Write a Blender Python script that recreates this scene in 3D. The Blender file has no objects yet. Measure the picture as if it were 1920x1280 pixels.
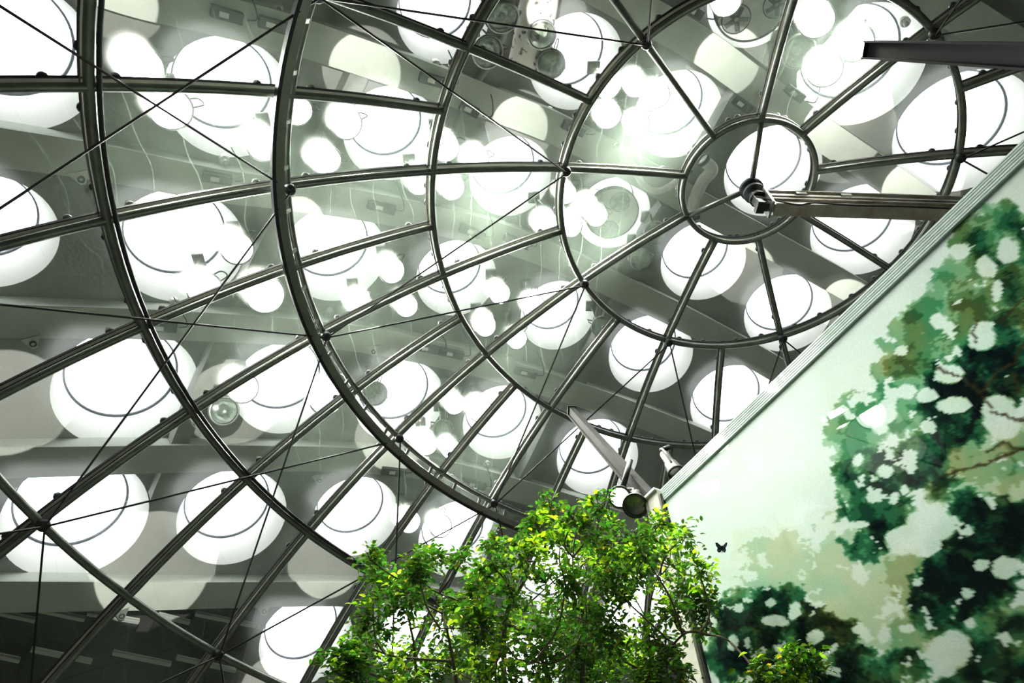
import bpy, math, random
import numpy as np
from mathutils import Vector, Matrix, noise as mnoise
from mathutils.geometry import delaunay_2d_cdt

random.seed(7)
rng = np.random.default_rng(7)
SC = bpy.context.scene
COL = SC.collection

# ------------------------------------------------------------------ camera
# world: z up, origin at the centre of the glass dome (radius 13.7 m), metres
CAM = Vector((-4.57199, -5.40106, 2.32329))
AX_R = Vector((0.999672281, -0.001473864, -0.025556951))
AX_D = Vector((-0.014654752, 0.785621209, -0.618534198)) * -1.0   # image up
AX_D = -AX_D
AX_F = Vector((0.020989718, 0.618706024, 0.785342147))
FPX = 1279.925
AX_D = Vector((-0.014654752, 0.785621209, -0.618534198))
cd = bpy.data.cameras.new('camera')
cam = bpy.data.objects.new('camera', cd)
COL.objects.link(cam)
cd.sensor_width = 36.0
cd.lens = FPX / 1920 * 36.0
cd.clip_start, cd.clip_end = 0.05, 300
# image down axis in world
DOWN = AX_D
m = Matrix((AX_R, -DOWN, -AX_F)).transposed().to_4x4()
m.translation = CAM
cam.matrix_world = m
SC.camera = cam

# ------------------------------------------------------------------ world, exposure
SKY_LENS = 4.2       # radiance of the daylit skylight diffusers
FLOOD_LENS = 38.0
FLOOD_W = 1180.0
EXPOSURE = 0.14
wd = bpy.data.worlds.new('sky'); SC.world = wd
wd.use_nodes = True
wd.node_tree.nodes['Background'].inputs[0].default_value = (0.80, 0.90, 1.0, 1)
wd.node_tree.nodes['Background'].inputs[1].default_value = 1.0
SC.view_settings.view_transform = 'Standard'
SC.view_settings.look = 'None'
SC.view_settings.exposure = EXPOSURE
SC.view_settings.gamma = 1.0
SC.view_settings.use_curve_mapping = False
SC.cycles.max_bounces = 5
SC.cycles.diffuse_bounces = 3
SC.cycles.glossy_bounces = 3
SC.cycles.transmission_bounces = 4
SC.cycles.use_adaptive_sampling = True
SC.cycles.adaptive_threshold = 0.02
SC.cycles.transparent_max_bounces = 10
SC.cycles.caustics_reflective = False
SC.cycles.caustics_refractive = True
SC.cycles.sample_clamp_indirect = 6.0


def lamp(name, kind, loc, aim, energy, color, parent=None, size=0.1, cone=None, blend=0.3):
    l = bpy.data.lights.new(name, kind)
    l.energy = energy
    l.color = color
    if kind == 'SPOT':
        l.spot_size = cone
        l.spot_blend = blend
        l.shadow_soft_size = size
    else:
        l.shadow_soft_size = size
    o = bpy.data.objects.new(name, l)
    COL.objects.link(o)
    o.location = loc
    o.rotation_euler = (Vector(aim) - Vector(loc)).to_track_quat('-Z', 'Y').to_euler()
    return o


# ------------------------------------------------------------------ picture -> place
def ray(x, y):
    d = AX_R * ((x - 960) / FPX) + DOWN * ((y - 640) / FPX) + AX_F
    return d.normalized()


def proj(P):
    q = Vector(P) - CAM
    z = q.dot(AX_F)
    if z < 0.1:
        return (-9999, -9999, z)
    return (960 + FPX * q.dot(AX_R) / z, 640 + FPX * q.dot(DOWN) / z, z)


def seen(P, mar=60):
    x, y, z = proj(P)
    return z > 0 and -mar < x < 1920 + mar and -mar < y < 1280 + mar


def on_sphere(x, y, r, cen):
    d = ray(x, y)
    o = CAM - Vector(cen)
    b = o.dot(d)
    t = -b + math.sqrt(b * b - o.dot(o) + r * r)
    return CAM + d * t


def on_plane(x, y, p0, n):
    d = ray(x, y)
    return CAM + d * ((p0 - CAM).dot(n) / d.dot(n))


RC = Vector((0, 0, -6.0))        # centre of the roof hill
RR = 22.5                        # its radius


def roof(x, y, drop=0.0):
    return on_sphere(x, y, RR - drop, RC)


# ------------------------------------------------------------------ materials
MATS = {}


def nodes(name):
    mt = bpy.data.materials.new(name)
    mt.use_nodes = True
    nt = mt.node_tree
    nt.nodes.clear()
    out = nt.nodes.new('ShaderNodeOutputMaterial')
    MATS[name] = mt
    return mt, nt, out


def N(nt, kind, **kw):
    n = nt.nodes.new(kind)
    for k, v in kw.items():
        if k in n.inputs:
            n.inputs[k].default_value = v
        else:
            setattr(n, k, v)
    return n


def pbr(name, col, rough=0.5, metal=0.0, var=0.0, scale=4.0, bump=0.0, bscale=40.0, coat=0.0, emit=None, estr=0.0, col2=None):
    mt, nt, out = nodes(name)
    b = N(nt, 'ShaderNodeBsdfPrincipled')
    b.inputs['Base Color'].default_value = (*col, 1)
    b.inputs['Roughness'].default_value = rough
    b.inputs['Metallic'].default_value = metal
    b.inputs['Coat Weight'].default_value = coat
    if emit:
        b.inputs['Emission Color'].default_value = (*emit, 1)
        b.inputs['Emission Strength'].default_value = estr
    tc = N(nt, 'ShaderNodeTexCoord')
    if var > 0:
        nz = N(nt, 'ShaderNodeTexNoise')
        nz.inputs['Scale'].default_value = scale
        nz.inputs['Detail'].default_value = 6
        nz.inputs['Roughness'].default_value = 0.65
        nt.links.new(tc.outputs['Object'], nz.inputs['Vector'])
        mx = N(nt, 'ShaderNodeMix', data_type='RGBA')
        c2 = col2 if col2 else tuple(max(0, c * (1 - var)) for c in col)
        mx.inputs[6].default_value = (*col, 1)
        mx.inputs[7].default_value = (*c2, 1)
        rp = N(nt, 'ShaderNodeMapRange')
        rp.inputs[1].default_value = 0.35
        rp.inputs[2].default_value = 0.68
        nt.links.new(nz.outputs['Fac'], rp.inputs[0])
        nt.links.new(rp.outputs[0], mx.inputs[0])
        nt.links.new(mx.outputs[2], b.inputs['Base Color'])
    if bump > 0:
        n2 = N(nt, 'ShaderNodeTexNoise')
        n2.inputs['Scale'].default_value = bscale
        n2.inputs['Detail'].default_value = 4
        nt.links.new(tc.outputs['Object'], n2.inputs['Vector'])
        bp = N(nt, 'ShaderNodeBump')
        bp.inputs['Strength'].default_value = bump
        bp.inputs['Distance'].default_value = 0.02
        nt.links.new(n2.outputs['Fac'], bp.inputs['Height'])
        nt.links.new(bp.outputs[0], b.inputs['Normal'])
    nt.links.new(b.outputs[0], out.inputs[0])
    return mt


def emission(name, col, s):
    mt, nt, out = nodes(name)
    e = N(nt, 'ShaderNodeEmission')
    e.inputs[0].default_value = (*col, 1)
    e.inputs[1].default_value = s
    nt.links.new(e.outputs[0], out.inputs[0])
    return mt


STEEL = pbr('painted_steel', (0.26, 0.28, 0.25), 0.34, 0.6, 0.35, 3.0)
STEEL_DK = pbr('dark_steel', (0.022, 0.024, 0.028), 0.5, 0.1)
ALU = pbr('aluminium', (0.62, 0.63, 0.58), 0.3, 0.8, 0.25, 6)
SEALANT = pbr('cream_glazing_seal', (0.82, 0.80, 0.70), 0.5, 0.0, 0.2, 6)
GASKET = pbr('black_rubber', (0.02, 0.022, 0.022), 0.6)
RAIL = pbr('rail_steel', (0.40, 0.42, 0.38), 0.35, 0.6, 0.3, 2)
CABLE = pbr('cable_steel', (0.03, 0.03, 0.03), 0.4, 0.5)
PLASTER = pbr('ceiling_plaster', (0.30, 0.305, 0.285), 0.9, 0, 0.22, 0.55, 0.25, 18)
CROSS = pbr('cross_beam_paint', (0.26, 0.27, 0.245), 0.75, 0, 0.18, 0.9)
BEAM = pbr('beam_paint', (0.52, 0.55, 0.49), 0.75, 0, 0.18, 0.9, 0.15, 25)
WELL = pbr('well_white', (0.84, 0.84, 0.82), 0.8)
RIMBLUE = pbr('lens_gasket', (0.05, 0.06, 0.09), 0.6)
LENS = emission('daylit_diffuser', (0.97, 0.985, 1.0), SKY_LENS)
HOUSING = pbr('lamp_housing', (0.30, 0.31, 0.30), 0.4, 0.6, 0.2, 8)
CHROME = pbr('lamp_reflector', (0.75, 0.77, 0.75), 0.18, 0.9, 0.3, 9)
FLOODLENS = emission('lit_flood_lens', (1.0, 0.99, 0.93), FLOOD_LENS)
FLOODLENS.cycles.emission_sampling = 'NONE'      # the lamp in each fixture gives its light
BLACK = pbr('ballast_black', (0.012, 0.014, 0.014), 0.6)
WHITE = pbr('white_label', (0.8, 0.8, 0.78), 0.6)
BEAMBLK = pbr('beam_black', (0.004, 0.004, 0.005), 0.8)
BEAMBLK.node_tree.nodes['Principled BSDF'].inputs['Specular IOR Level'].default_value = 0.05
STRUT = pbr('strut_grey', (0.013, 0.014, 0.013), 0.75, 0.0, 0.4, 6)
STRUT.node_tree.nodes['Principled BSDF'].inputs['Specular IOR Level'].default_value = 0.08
CANM = pbr('can_grey', (0.035, 0.036, 0.034), 0.45, 0.3, 0.3, 12)
DARKPANEL = pbr('louvre_and_shade_dark', (0.045, 0.042, 0.04), 0.8, 0, 0.3, 3)  # louvre colour, also on the sheet that stands in for shade
LIP = pbr('louvre_lip', (0.62, 0.64, 0.58), 0.5)
FLOORM = pbr('forest_floor', (0.48, 0.49, 0.42), 0.95, 0, 0.4, 0.4)
WALLM = pbr('hall_wall', (0.10, 0.105, 0.10), 0.9, 0, 0.2, 0.4)
BARK = pbr('bark', (0.13, 0.10, 0.065), 0.85, 0, 0.4, 14, 0.5, 60)
RUST = pbr('weathered_channel', (0.72, 0.69, 0.63), 0.4, 0.3, 0.75, 3, col2=(0.42, 0.36, 0.29))
SPECKLE = pbr('speckled_fabric', (0.80, 0.77, 0.70), 0.8, 0, 0.5, 5, col2=(0.62, 0.58, 0.50))
DUCT = pbr('white_duct', (0.80, 0.80, 0.75), 0.55, 0, 0.2, 5)
POST = pbr('post_paint', (0.72, 0.70, 0.62), 0.6, 0, 0.35, 6)


def glass_lens_mat():
    mt, nt, out = nodes('clear_lamp_glass')
    t = N(nt, 'ShaderNodeBsdfTransparent')
    t.inputs[0].default_value = (0.86, 0.92, 0.88, 1)
    g = N(nt, 'ShaderNodeBsdfGlossy')
    g.inputs['Roughness'].default_value = 0.12
    mx = N(nt, 'ShaderNodeMixShader')
    mx.inputs[0].default_value = 0.22
    nt.links.new(t.outputs[0], mx.inputs[1])
    nt.links.new(g.outputs[0], mx.inputs[2])
    nt.links.new(mx.outputs[0], out.inputs[0])
    return mt


CLEAR = glass_lens_mat()


def dome_glass():
    mt, nt, out = nodes('dusty_dome_glass')
    tc = N(nt, 'ShaderNodeTexCoord')
    tr = N(nt, 'ShaderNodeBsdfTransparent')
    tr.inputs[0].default_value = (0.90, 0.94, 0.905, 1)
    tl = N(nt, 'ShaderNodeBsdfTranslucent')
    tl.inputs[0].default_value = (0.70, 0.93, 0.76, 1)
    df = N(nt, 'ShaderNodeBsdfDiffuse')
    df.inputs[0].default_value = (0.78, 0.86, 0.78, 1)
    a = N(nt, 'ShaderNodeMixShader')
    a.inputs[0].default_value = 0.35
    nt.links.new(tl.outputs[0], a.inputs[1])
    nt.links.new(df.outputs[0], a.inputs[2])
    # dust amount: soft clouds, fine specks and a few wiping streaks
    n1 = N(nt, 'ShaderNodeTexNoise'); n1.inputs['Scale'].default_value = 0.55; n1.inputs['Detail'].default_value = 5
    nt.links.new(tc.outputs['Object'], n1.inputs['Vector'])
    r1 = N(nt, 'ShaderNodeMapRange')
    r1.inputs[1].default_value = 0.35; r1.inputs[2].default_value = 0.75
    r1.inputs[3].default_value = 0.013; r1.inputs[4].default_value = 0.058
    nt.links.new(n1.outputs['Fac'], r1.inputs[0])
    n2 = N(nt, 'ShaderNodeTexNoise'); n2.inputs['Scale'].default_value = 9.0; n2.inputs['Detail'].default_value = 8
    n2.inputs['Roughness'].default_value = 0.8
    nt.links.new(tc.outputs['Object'], n2.inputs['Vector'])
    r2 = N(nt, 'ShaderNodeMapRange')
    r2.inputs[1].default_value = 0.62; r2.inputs[2].default_value = 0.8
    r2.inputs[3].default_value = 0.0; r2.inputs[4].default_value = 0.10
    nt.links.new(n2.outputs['Fac'], r2.inputs[0])
    wv = N(nt, 'ShaderNodeTexWave'); wv.inputs['Scale'].default_value = 0.9
    wv.inputs['Distortion'].default_value = 9.0; wv.inputs['Detail'].default_value = 2.0; wv.inputs['Detail Scale'].default_value = 0.5
    nt.links.new(tc.outputs['Object'], wv.inputs['Vector'])
    r3 = N(nt, 'ShaderNodeMapRange')
    r3.inputs[1].default_value = 0.996; r3.inputs[2].default_value = 1.0
    r3.inputs[3].default_value = 0.0; r3.inputs[4].default_value = 0.05
    nt.links.new(wv.outputs['Fac'], r3.inputs[0])
    s1 = N(nt, 'ShaderNodeMath', operation='ADD'); s2 = N(nt, 'ShaderNodeMath', operation='ADD')
    nt.links.new(r1.outputs[0], s1.inputs[0]); nt.links.new(r2.outputs[0], s1.inputs[1])
    nt.links.new(s1.outputs[0], s2.inputs[0]); nt.links.new(r3.outputs[0], s2.inputs[1])
    mx = N(nt, 'ShaderNodeMixShader')
    nt.links.new(s2.outputs[0], mx.inputs[0])
    nt.links.new(tr.outputs[0], mx.inputs[1]); nt.links.new(a.outputs[0], mx.inputs[2])
    rf = N(nt, 'ShaderNodeBsdfRefraction'); rf.inputs['Roughness'].default_value = 0.38; rf.inputs['IOR'].default_value = 1.12
    rf.inputs['Color'].default_value = (0.92, 0.97, 0.93, 1)
    mr = N(nt, 'ShaderNodeMixShader'); mr.inputs[0].default_value = 0.055
    nt.links.new(mx.outputs[0], mr.inputs[1]); nt.links.new(rf.outputs[0], mr.inputs[2])
    mx = mr
    gl = N(nt, 'ShaderNodeBsdfGlossy'); gl.inputs['Roughness'].default_value = 0.03
    mg = N(nt, 'ShaderNodeMixShader'); mg.inputs[0].default_value = 0.05
    nt.links.new(mx.outputs[0], mg.inputs[1]); nt.links.new(gl.outputs[0], mg.inputs[2])
    nt.links.new(mg.outputs[0], out.inputs[0])
    return mt


GLASS = dome_glass()


# ------------------------------------------------------------------ mesh helpers
class MB:
    def __init__(self):
        self.v = []; self.f = []; self.mi = []; self.cur = 0

    def add(self, vs, fs):
        o = len(self.v)
        self.v += [tuple(p) for p in vs]
        self.f += [tuple(i + o for i in f) for f in fs]
        self.mi += [self.cur] * len(fs)

    def box(self, c, ax, ay, az, hx, hy, hz):
        c = Vector(c)
        ax, ay, az = Vector(ax) * hx, Vector(ay) * hy, Vector(az) * hz
        vs = [c + ax * sx + ay * sy + az * sz for sx in (-1, 1) for sy in (-1, 1) for sz in (-1, 1)]
        self.add(vs, [(0, 1, 3, 2), (4, 6, 7, 5), (0, 4, 5, 1), (2, 3, 7, 6), (0, 2, 6, 4), (1, 5, 7, 3)])

    def bar(self, a, b, up, w, h):
        a, b = Vector(a), Vector(b)
        t = (b - a).normalized()
        s = t.cross(Vector(up)).normalized()
        u = s.cross(t).normalized()
        self.box((a + b) / 2, t, s, u, (b - a).length / 2, w / 2, h / 2)

    def tube(self, pts, r, seg=8, closed=False, cap=True):
        pts = [Vector(p) for p in pts]
        n = len(pts)
        rs = r if isinstance(r, (list, tuple)) else [r] * n
        prev = None
        vs = []
        for i, p in enumerate(pts):
            if closed:
                t = (pts[(i + 1) % n] - pts[i - 1]).normalized()
            else:
                t = (pts[min(i + 1, n - 1)] - pts[max(i - 1, 0)]).normalized()
            if prev is None:
                a = Vector((0, 0, 1)) if abs(t.z) < 0.9 else Vector((1, 0, 0))
                s = t.cross(a).normalized()
            else:
                s = (prev - t * prev.dot(t)).normalized()
            prev = s
            u = t.cross(s)
            for k in range(seg):
                an = 2 * math.pi * k / seg
                vs.append(p + s * (rs[i] * math.cos(an)) + u * (rs[i] * math.sin(an)))
        fs = []
        for i in range(n if closed else n - 1):
            j = (i + 1) % n
            for k in range(seg):
                l = (k + 1) % seg
                fs.append((i * seg + k, i * seg + l, j * seg + l, j * seg + k))
        if cap and not closed:
            fs.append(tuple(range(seg))[::-1])
            fs.append(tuple((n - 1) * seg + k for k in range(seg)))
        self.add(vs, fs)

    def strip(self, pts, ups, w, h, closed=False):
        """box-section sweep: pts centre line, ups the section's height axis"""
        n = len(pts)
        vs = []
        for i, p in enumerate(pts):
            if closed:
                t = (Vector(pts[(i + 1) % n]) - Vector(pts[i - 1])).normalized()
            else:
                t = (Vector(pts[min(i + 1, n - 1)]) - Vector(pts[max(i - 1, 0)])).normalized()
            u = Vector(ups[i]).normalized()
            s = t.cross(u).normalized()
            p = Vector(p)
            for sx, sz in ((-1, -1), (1, -1), (1, 1), (-1, 1)):
                vs.append(p + s * (sx * w / 2) + u * (sz * h / 2))
        fs = []
        for i in range(n if closed else n - 1):
            j = (i + 1) % n
            for k in range(4):
                l = (k + 1) % 4
                fs.append((i * 4 + k, i * 4 + l, j * 4 + l, j * 4 + k))
        if not closed:
            fs += [(3, 2, 1, 0), tuple((n - 1) * 4 + k for k in range(4))]
        self.add(vs, fs)

    def lathe(self, prof, o=(0, 0, 0), ax=(0, 0, 1), seg=24, capa=False, capb=False):
        o = Vector(o); ax = Vector(ax).normalized()
        a = Vector((1, 0, 0)) if abs(ax.x) < 0.9 else Vector((0, 1, 0))
        s = ax.cross(a).normalized(); u = ax.cross(s)
        vs = []
        for r, z in prof:
            for k in range(seg):
                an = 2 * math.pi * k / seg
                vs.append(o + ax * z + s * (r * math.cos(an)) + u * (r * math.sin(an)))
        fs = []
        for i in range(len(prof) - 1):
            for k in range(seg):
                l = (k + 1) % seg
                fs.append((i * seg + k, i * seg + l, (i + 1) * seg + l, (i + 1) * seg + k))
        if capa:
            fs.append(tuple(range(seg))[::-1])
        if capb:
            fs.append(tuple((len(prof) - 1) * seg + k for k in range(seg)))
        self.add(vs, fs)

    def mesh(self, name, mats, smooth=False, org=None):
        me = bpy.data.meshes.new(name)
        v = self.v
        if org is not None:
            ox, oy, oz = org
            v = [(a - ox, b - oy, c - oz) for a, b, c in v]
        me.from_pydata(v, [], self.f)
        if not isinstance(mats, (list, tuple)):
            mats = [mats]
        for mt in mats:
            me.materials.append(mt)
        if len(mats) > 1:
            me.polygons.foreach_set('material_index', self.mi)
        if smooth:
            me.polygons.foreach_set('use_smooth', [True] * len(me.polygons))
        me.update()
        return me

    def build(self, name, mats, parent=None, smooth=False, org=None):
        """world-space vertices; the object sits at org (or its parent's place)"""
        if org is None:
            org = tuple(parent.location) if parent is not None else (0, 0, 0)
            if parent is not None and parent.parent is not None:
                org = tuple(Vector(parent.location) + Vector(parent.parent.location))
            o = put(name, self.mesh(name, mats, smooth, org), parent)
        else:
            o = put(name, self.mesh(name, mats, smooth, org), parent)
            o.location = org
        return o


def put(name, me, parent=None, mat4=None):
    o = bpy.data.objects.new(name, me)
    COL.objects.link(o)
    if parent is not None:
        o.parent = parent
    if mat4 is not None:
        o.matrix_local = mat4
    return o


def tag(o, label=None, cat=None, group=None, kind=None):
    if label: o['label'] = label
    if cat: o['category'] = cat
    if group: o['group'] = group
    if kind: o['kind'] = kind
    return o


def thing(name, label, cat, loc=(0, 0, 0), group=None):
    o = bpy.data.objects.new(name, None)
    o.empty_display_size = 0.2
    COL.objects.link(o)
    o.location = loc
    return tag(o, label, cat, group)


def frame(loc, z, x=None):
    z = Vector(z).normalized()
    if x is None:
        x = Vector((1, 0, 0)) if abs(z.x) < 0.9 else Vector((0, 1, 0))
    x = (Vector(x) - z * Vector(x).dot(z)).normalized()
    y = z.cross(x)
    mm = Matrix((x, y, z)).transposed().to_4x4()
    mm.translation = Vector(loc)
    return mm


def crom(pts, n=10):
    P = [Vector(p) for p in pts]
    out = []
    for i in range(len(P) - 1):
        p0, p1, p2 = P[max(i - 1, 0)], P[i], P[i + 1]
        p3 = P[min(i + 2, len(P) - 1)]
        for k in range(n):
            t = k / n
            out.append(0.5 * ((2 * p1) + (p2 - p0) * t + (2 * p0 - 5 * p1 + 4 * p2 - p3) * t * t + (3 * p1 - p0 - 3 * p2 + p3) * t ** 3))
    out.append(P[-1])
    return out


# ================================================================== SETTING
# ---- skylights of the roof: picture centre, width and row
SKY = [  # x, y, width px, row, index in its row
    (575, 1199, 150, 'bottom', 1), (785, 1205, 150, 'bottom', 2), (985, 1262, 150, 'bottom', 3),
    (145, 970, 198, 'second', 1), (437, 968, 174, 'second', 2), (668, 968, 150, 'second', 3), (860, 1010, 146, 'second', 4), (1040, 1085, 144, 'second', 5), (1210, 1150, 150, 'second', 6),
    (240, 728, 212, 'third', 1), (537, 728, 178, 'third', 2), (750, 752, 166, 'third', 3), (942, 792, 150, 'third', 4), (1120, 857, 152, 'third', 5),
    (-22, 436, 178, 'fourth', 1), (340, 463, 202, 'fourth', 2), (629, 478, 182, 'fourth', 3), (856, 522, 152, 'fourth', 4), (1045, 592, 140, 'fourth', 5), (1220, 664, 156, 'fourth', 6), (1375, 758, 152, 'fourth', 7),
    (20, 104, 222, 'fifth', 1), (431, 186, 200, 'fifth', 2), (735, 252, 170, 'fifth', 3), (957, 332, 152, 'fifth', 4), (1150, 400, 136, 'fifth', 5), (1318, 490, 152, 'fifth', 6), (1476, 588, 146, 'fifth', 7),
    (832, 30, 160, 'sixth', 1), (1080, 118, 165, 'sixth', 2), (1270, 216, 154, 'sixth', 3), (1448, 322, 162, 'sixth', 4), (1615, 432, 160, 'sixth', 5),
    (1415, 0, 150, 'top', 1), (1613, 125, 190, 'top', 2), (1803, 250, 190, 'top', 3),
]
ROWTXT = {'bottom': 'row of the lowest ceiling bay', 'second': 'second row of skylights from the bottom', 'third': 'third row from the bottom',
          'fourth': 'fourth row from the bottom', 'fifth': 'fifth row from the bottom', 'sixth': 'sixth row from the bottom', 'top': 'topmost row'}
ORD = ['', 'first', 'second', 'third', 'fourth', 'fifth', 'sixth', 'seventh']
SKYGEO = []
for (x, y, w, row, i) in SKY:
    P = roof(x, y)
    R = w * (P - CAM).length / FPX / 2
    SKYGEO.append((P, (P - RC).normalized(), min(R, 1.36), row, i))


def build_ceiling():
    loops = []
    pts = []; edges = []
    for (P, u, R, row, i) in SKYGEO:
        al = math.asin(R / RR)
        a = u.orthogonal().normalized(); b = u.cross(a)
        st = len(pts)
        ring = []
        for k in range(48):
            an = 2 * math.pi * k / 48
            d = u * math.cos(al) + (a * math.cos(an) + b * math.sin(an)) * math.sin(al)
            ring.append(RC + d * RR)
            pts.append((d.x / (1 + d.z), d.y / (1 + d.z)))
        edges += [(st + k, st + (k + 1) % 48) for k in range(48)]
        loops.append(ring)
    lim = math.tan(math.radians(104) / 2)
    st = len(pts)
    for k in range(120):
        an = 2 * math.pi * k / 120
        pts.append((lim * math.cos(an), lim * math.sin(an)))
    edges += [(st + k, st + (k + 1) % 120) for k in range(120)]
    s = 0.045
    g = int(lim / s) + 2
    dirs = [(Q[1], math.asin(Q[2] / RR)) for Q in SKYGEO]
    for iy in range(-g, g + 1):
        for ix in range(-g, g + 1):
            x, y = (ix + 0.5 * (iy % 2)) * s, iy * s * 0.87
            rr = math.hypot(x, y)
            if rr > lim - 0.02:
                continue
            z = (1 - rr * rr) / (1 + rr * rr)
            d = Vector((x * (1 + z), y * (1 + z), z))
            if any(d.dot(u) > math.cos(al + 0.02) for u, al in dirs):
                continue
            pts.append((x, y))
    vo, eo, fo, _, _, _ = delaunay_2d_cdt([Vector(p) for p in pts], edges, [], 1, 1e-7)
    V = []
    for p in vo:
        rr = p.x * p.x + p.y * p.y
        z = (1 - rr) / (1 + rr)
        V.append(RC + Vector((p.x * (1 + z), p.y * (1 + z), z)) * RR)
    F = []
    for f in fo:
        c = sum((V[i] for i in f), Vector()) / len(f)
        d = (c - RC).normalized()
        if any(d.dot(u) > math.cos(al * 0.995) for u, al in dirs):
            continue
        F.append(tuple(reversed(f)))
    mb = MB(); mb.add(V, F)
    o = mb.build('ceiling', PLASTER, None, True)
    tag(o, 'grey plaster vault of the roof above the glass dome', kind='structure')
    return o, loops


CEIL, SKYLOOPS = build_ceiling()

for (P, u, R, row, i), ring in zip(SKYGEO, SKYLOOPS):
    side = ''
    n_row = sum(1 for s in SKY if s[3] == row)
    if row == 'bottom' or (row == 'second' and i > 4):
        lb = {'bottom1': 'round white skylight in the lowest ceiling bay beside the dark louvres', 'bottom2': 'round white skylight behind the left half of the tree', 'bottom3': 'round white skylight behind the middle of the tree at the bottom edge',
              'second5': 'round white skylight behind the top of the tree', 'second6': 'round white skylight behind the tree beside the mural post'}[row + str(i)]
    else:
        lb = f'round white skylight, {ORD[i]} from the left in the {ROWTXT[row]}'
    t = thing('skylight', lb, 'skylight', P, 'round skylights in the roof')
    a = u.orthogonal().normalized(); b = u.cross(a)
    D = 0.86
    r2 = R * 0.80
    mb = MB()
    n = len(ring)
    top = [P + u * D + (a * math.cos(2 * math.pi * k / n) + b * math.sin(2 * math.pi * k / n)) * r2 for k in range(n)]
    lip = [P + (p - P) * 1.0 - u * 0.012 for p in ring]
    mb.add(ring + top, [(k, (k + 1) % n, n + (k + 1) % n, n + k) for k in range(n)])
    wl = mb.build('well', WELL, t, True)
    mb = MB()
    mb.lathe([(r2 * 1.02, D - 0.05), (r2 * 0.975, D - 0.03), (r2 * 0.975, D + 0.02), (r2 * 1.03, D + 0.02)], P, u, 48)
    mb.build('gasket', RIMBLUE, wl)
    mb = MB()
    mb.lathe([(r2 * 1.02, D + 0.01), (r2 * 0.6, D + 0.11), (0.001, D + 0.16)], P, u, 32)
    mb.build('lens', LENS, t, True)

# ---- floor and hall wall that close the hall below the picture
mb = MB()
mb.lathe([(0.01, -9.0), (8, -9.0), (16, -9.2), (24, -9.0)], seg=48)
tag(mb.build('floor', FLOORM), 'planted forest floor far below the walkway', kind='structure')
mb = MB()
mb.lathe([(24, -9.0), (22.6, -6.5), (22.2, -6.0), (RR * math.sin(math.radians(104)), -6 + RR * math.cos(math.radians(104)))], seg=64)
tag(mb.build('wall_outer', WALLM), 'dark outer wall ring around the dome', kind='structure')

# ---- ceiling beams
BEAMS_A = [
    [(-150, 1115), (0, 1117), (270, 1116), (480, 1113), (640, 1112), (800, 1122), (1000, 1154)],
    [(-150, 868), (0, 866), (180, 862), (355, 858), (520, 858), (640, 860), (773, 872), (900, 900), (1060, 945), (1250, 1010)],
    [(-150, 592), (0, 600), (200, 604), (400, 612), (640, 630), (767, 652), (900, 683), (1073, 735), (1280, 810), (1480, 900)],
    [(-150, 252), (0, 275), (180, 302), (400, 345), (530, 362), (700, 388), (867, 424), (957, 450), (1050, 486), (1160, 538), (1280, 596), (1400, 660), (1500, 718)],
    [(150, -45), (260, -8), (400, 26), (547, 64), (740, 128), (900, 186), (1040, 240), (1180, 312), (1294, 376), (1437, 454), (1580, 532), (1700, 605)],
    [(1020, -80), (1200, 20), (1320, 90), (1400, 148), (1540, 250), (1693, 354), (1820, 445)],
    [(1540, -130), (1700, -40), (1840, 50), (2000, 150)],
]
BEAMS_B = [
    [(690, 120), (645, 215), (590, 320), (520, 440), (455, 570)],
    [(432, 625), (385, 730), (335, 850)],
    [(325, 885), (312, 915), (300, 945)],
    [(1010, -60), (965, 90), (905, 190)],
    [(890, 215), (845, 330), (790, 420)],
    [(1165, 570), (1105, 690), (1082, 735)],
    [(1065, 750), (1010, 860), (975, 925)],
    [(960, 960), (930, 1040), (905, 1120)],
    [(1640, -40), (1540, 75), (1450, 170), (1370, 130)][:3],
    [(1400, 170), (1330, 290), (1270, 370)],
    [(1255, 395), (1215, 460), (1180, 550)],
]
SOFF = 0.55
for bi, pl in enumerate(BEAMS_A):
    cp = crom([roof(x, y, SOFF) for x, y in pl], 8)
    cp = [RC + (p - RC).normalized() * (RR - SOFF / 2 + 0.02) for p in cp]
    mb = MB()
    mb.strip(cp, [(p - RC) for p in cp], 0.42, SOFF)
    cq = [RC + (p - RC).normalized() * (RR - SOFF - 0.02) for p in cp]
    mb.strip(cq, [(p - RC) for p in cq], 0.62, 0.06)
    mb.build('ceiling_beam', BEAM, CEIL, org=(0, 0, 0))
for pl in BEAMS_B:
    cp = crom([roof(x, y, SOFF) for x, y in pl], 8)
    cp = [RC + (p - RC).normalized() * (RR - 0.2) for p in cp]
    mb = MB()
    mb.strip(cp, [(p - RC) for p in cp], 0.34, 0.42)
    mb.build('cross_beam', CROSS, CEIL, org=(0, 0, 0))

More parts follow.
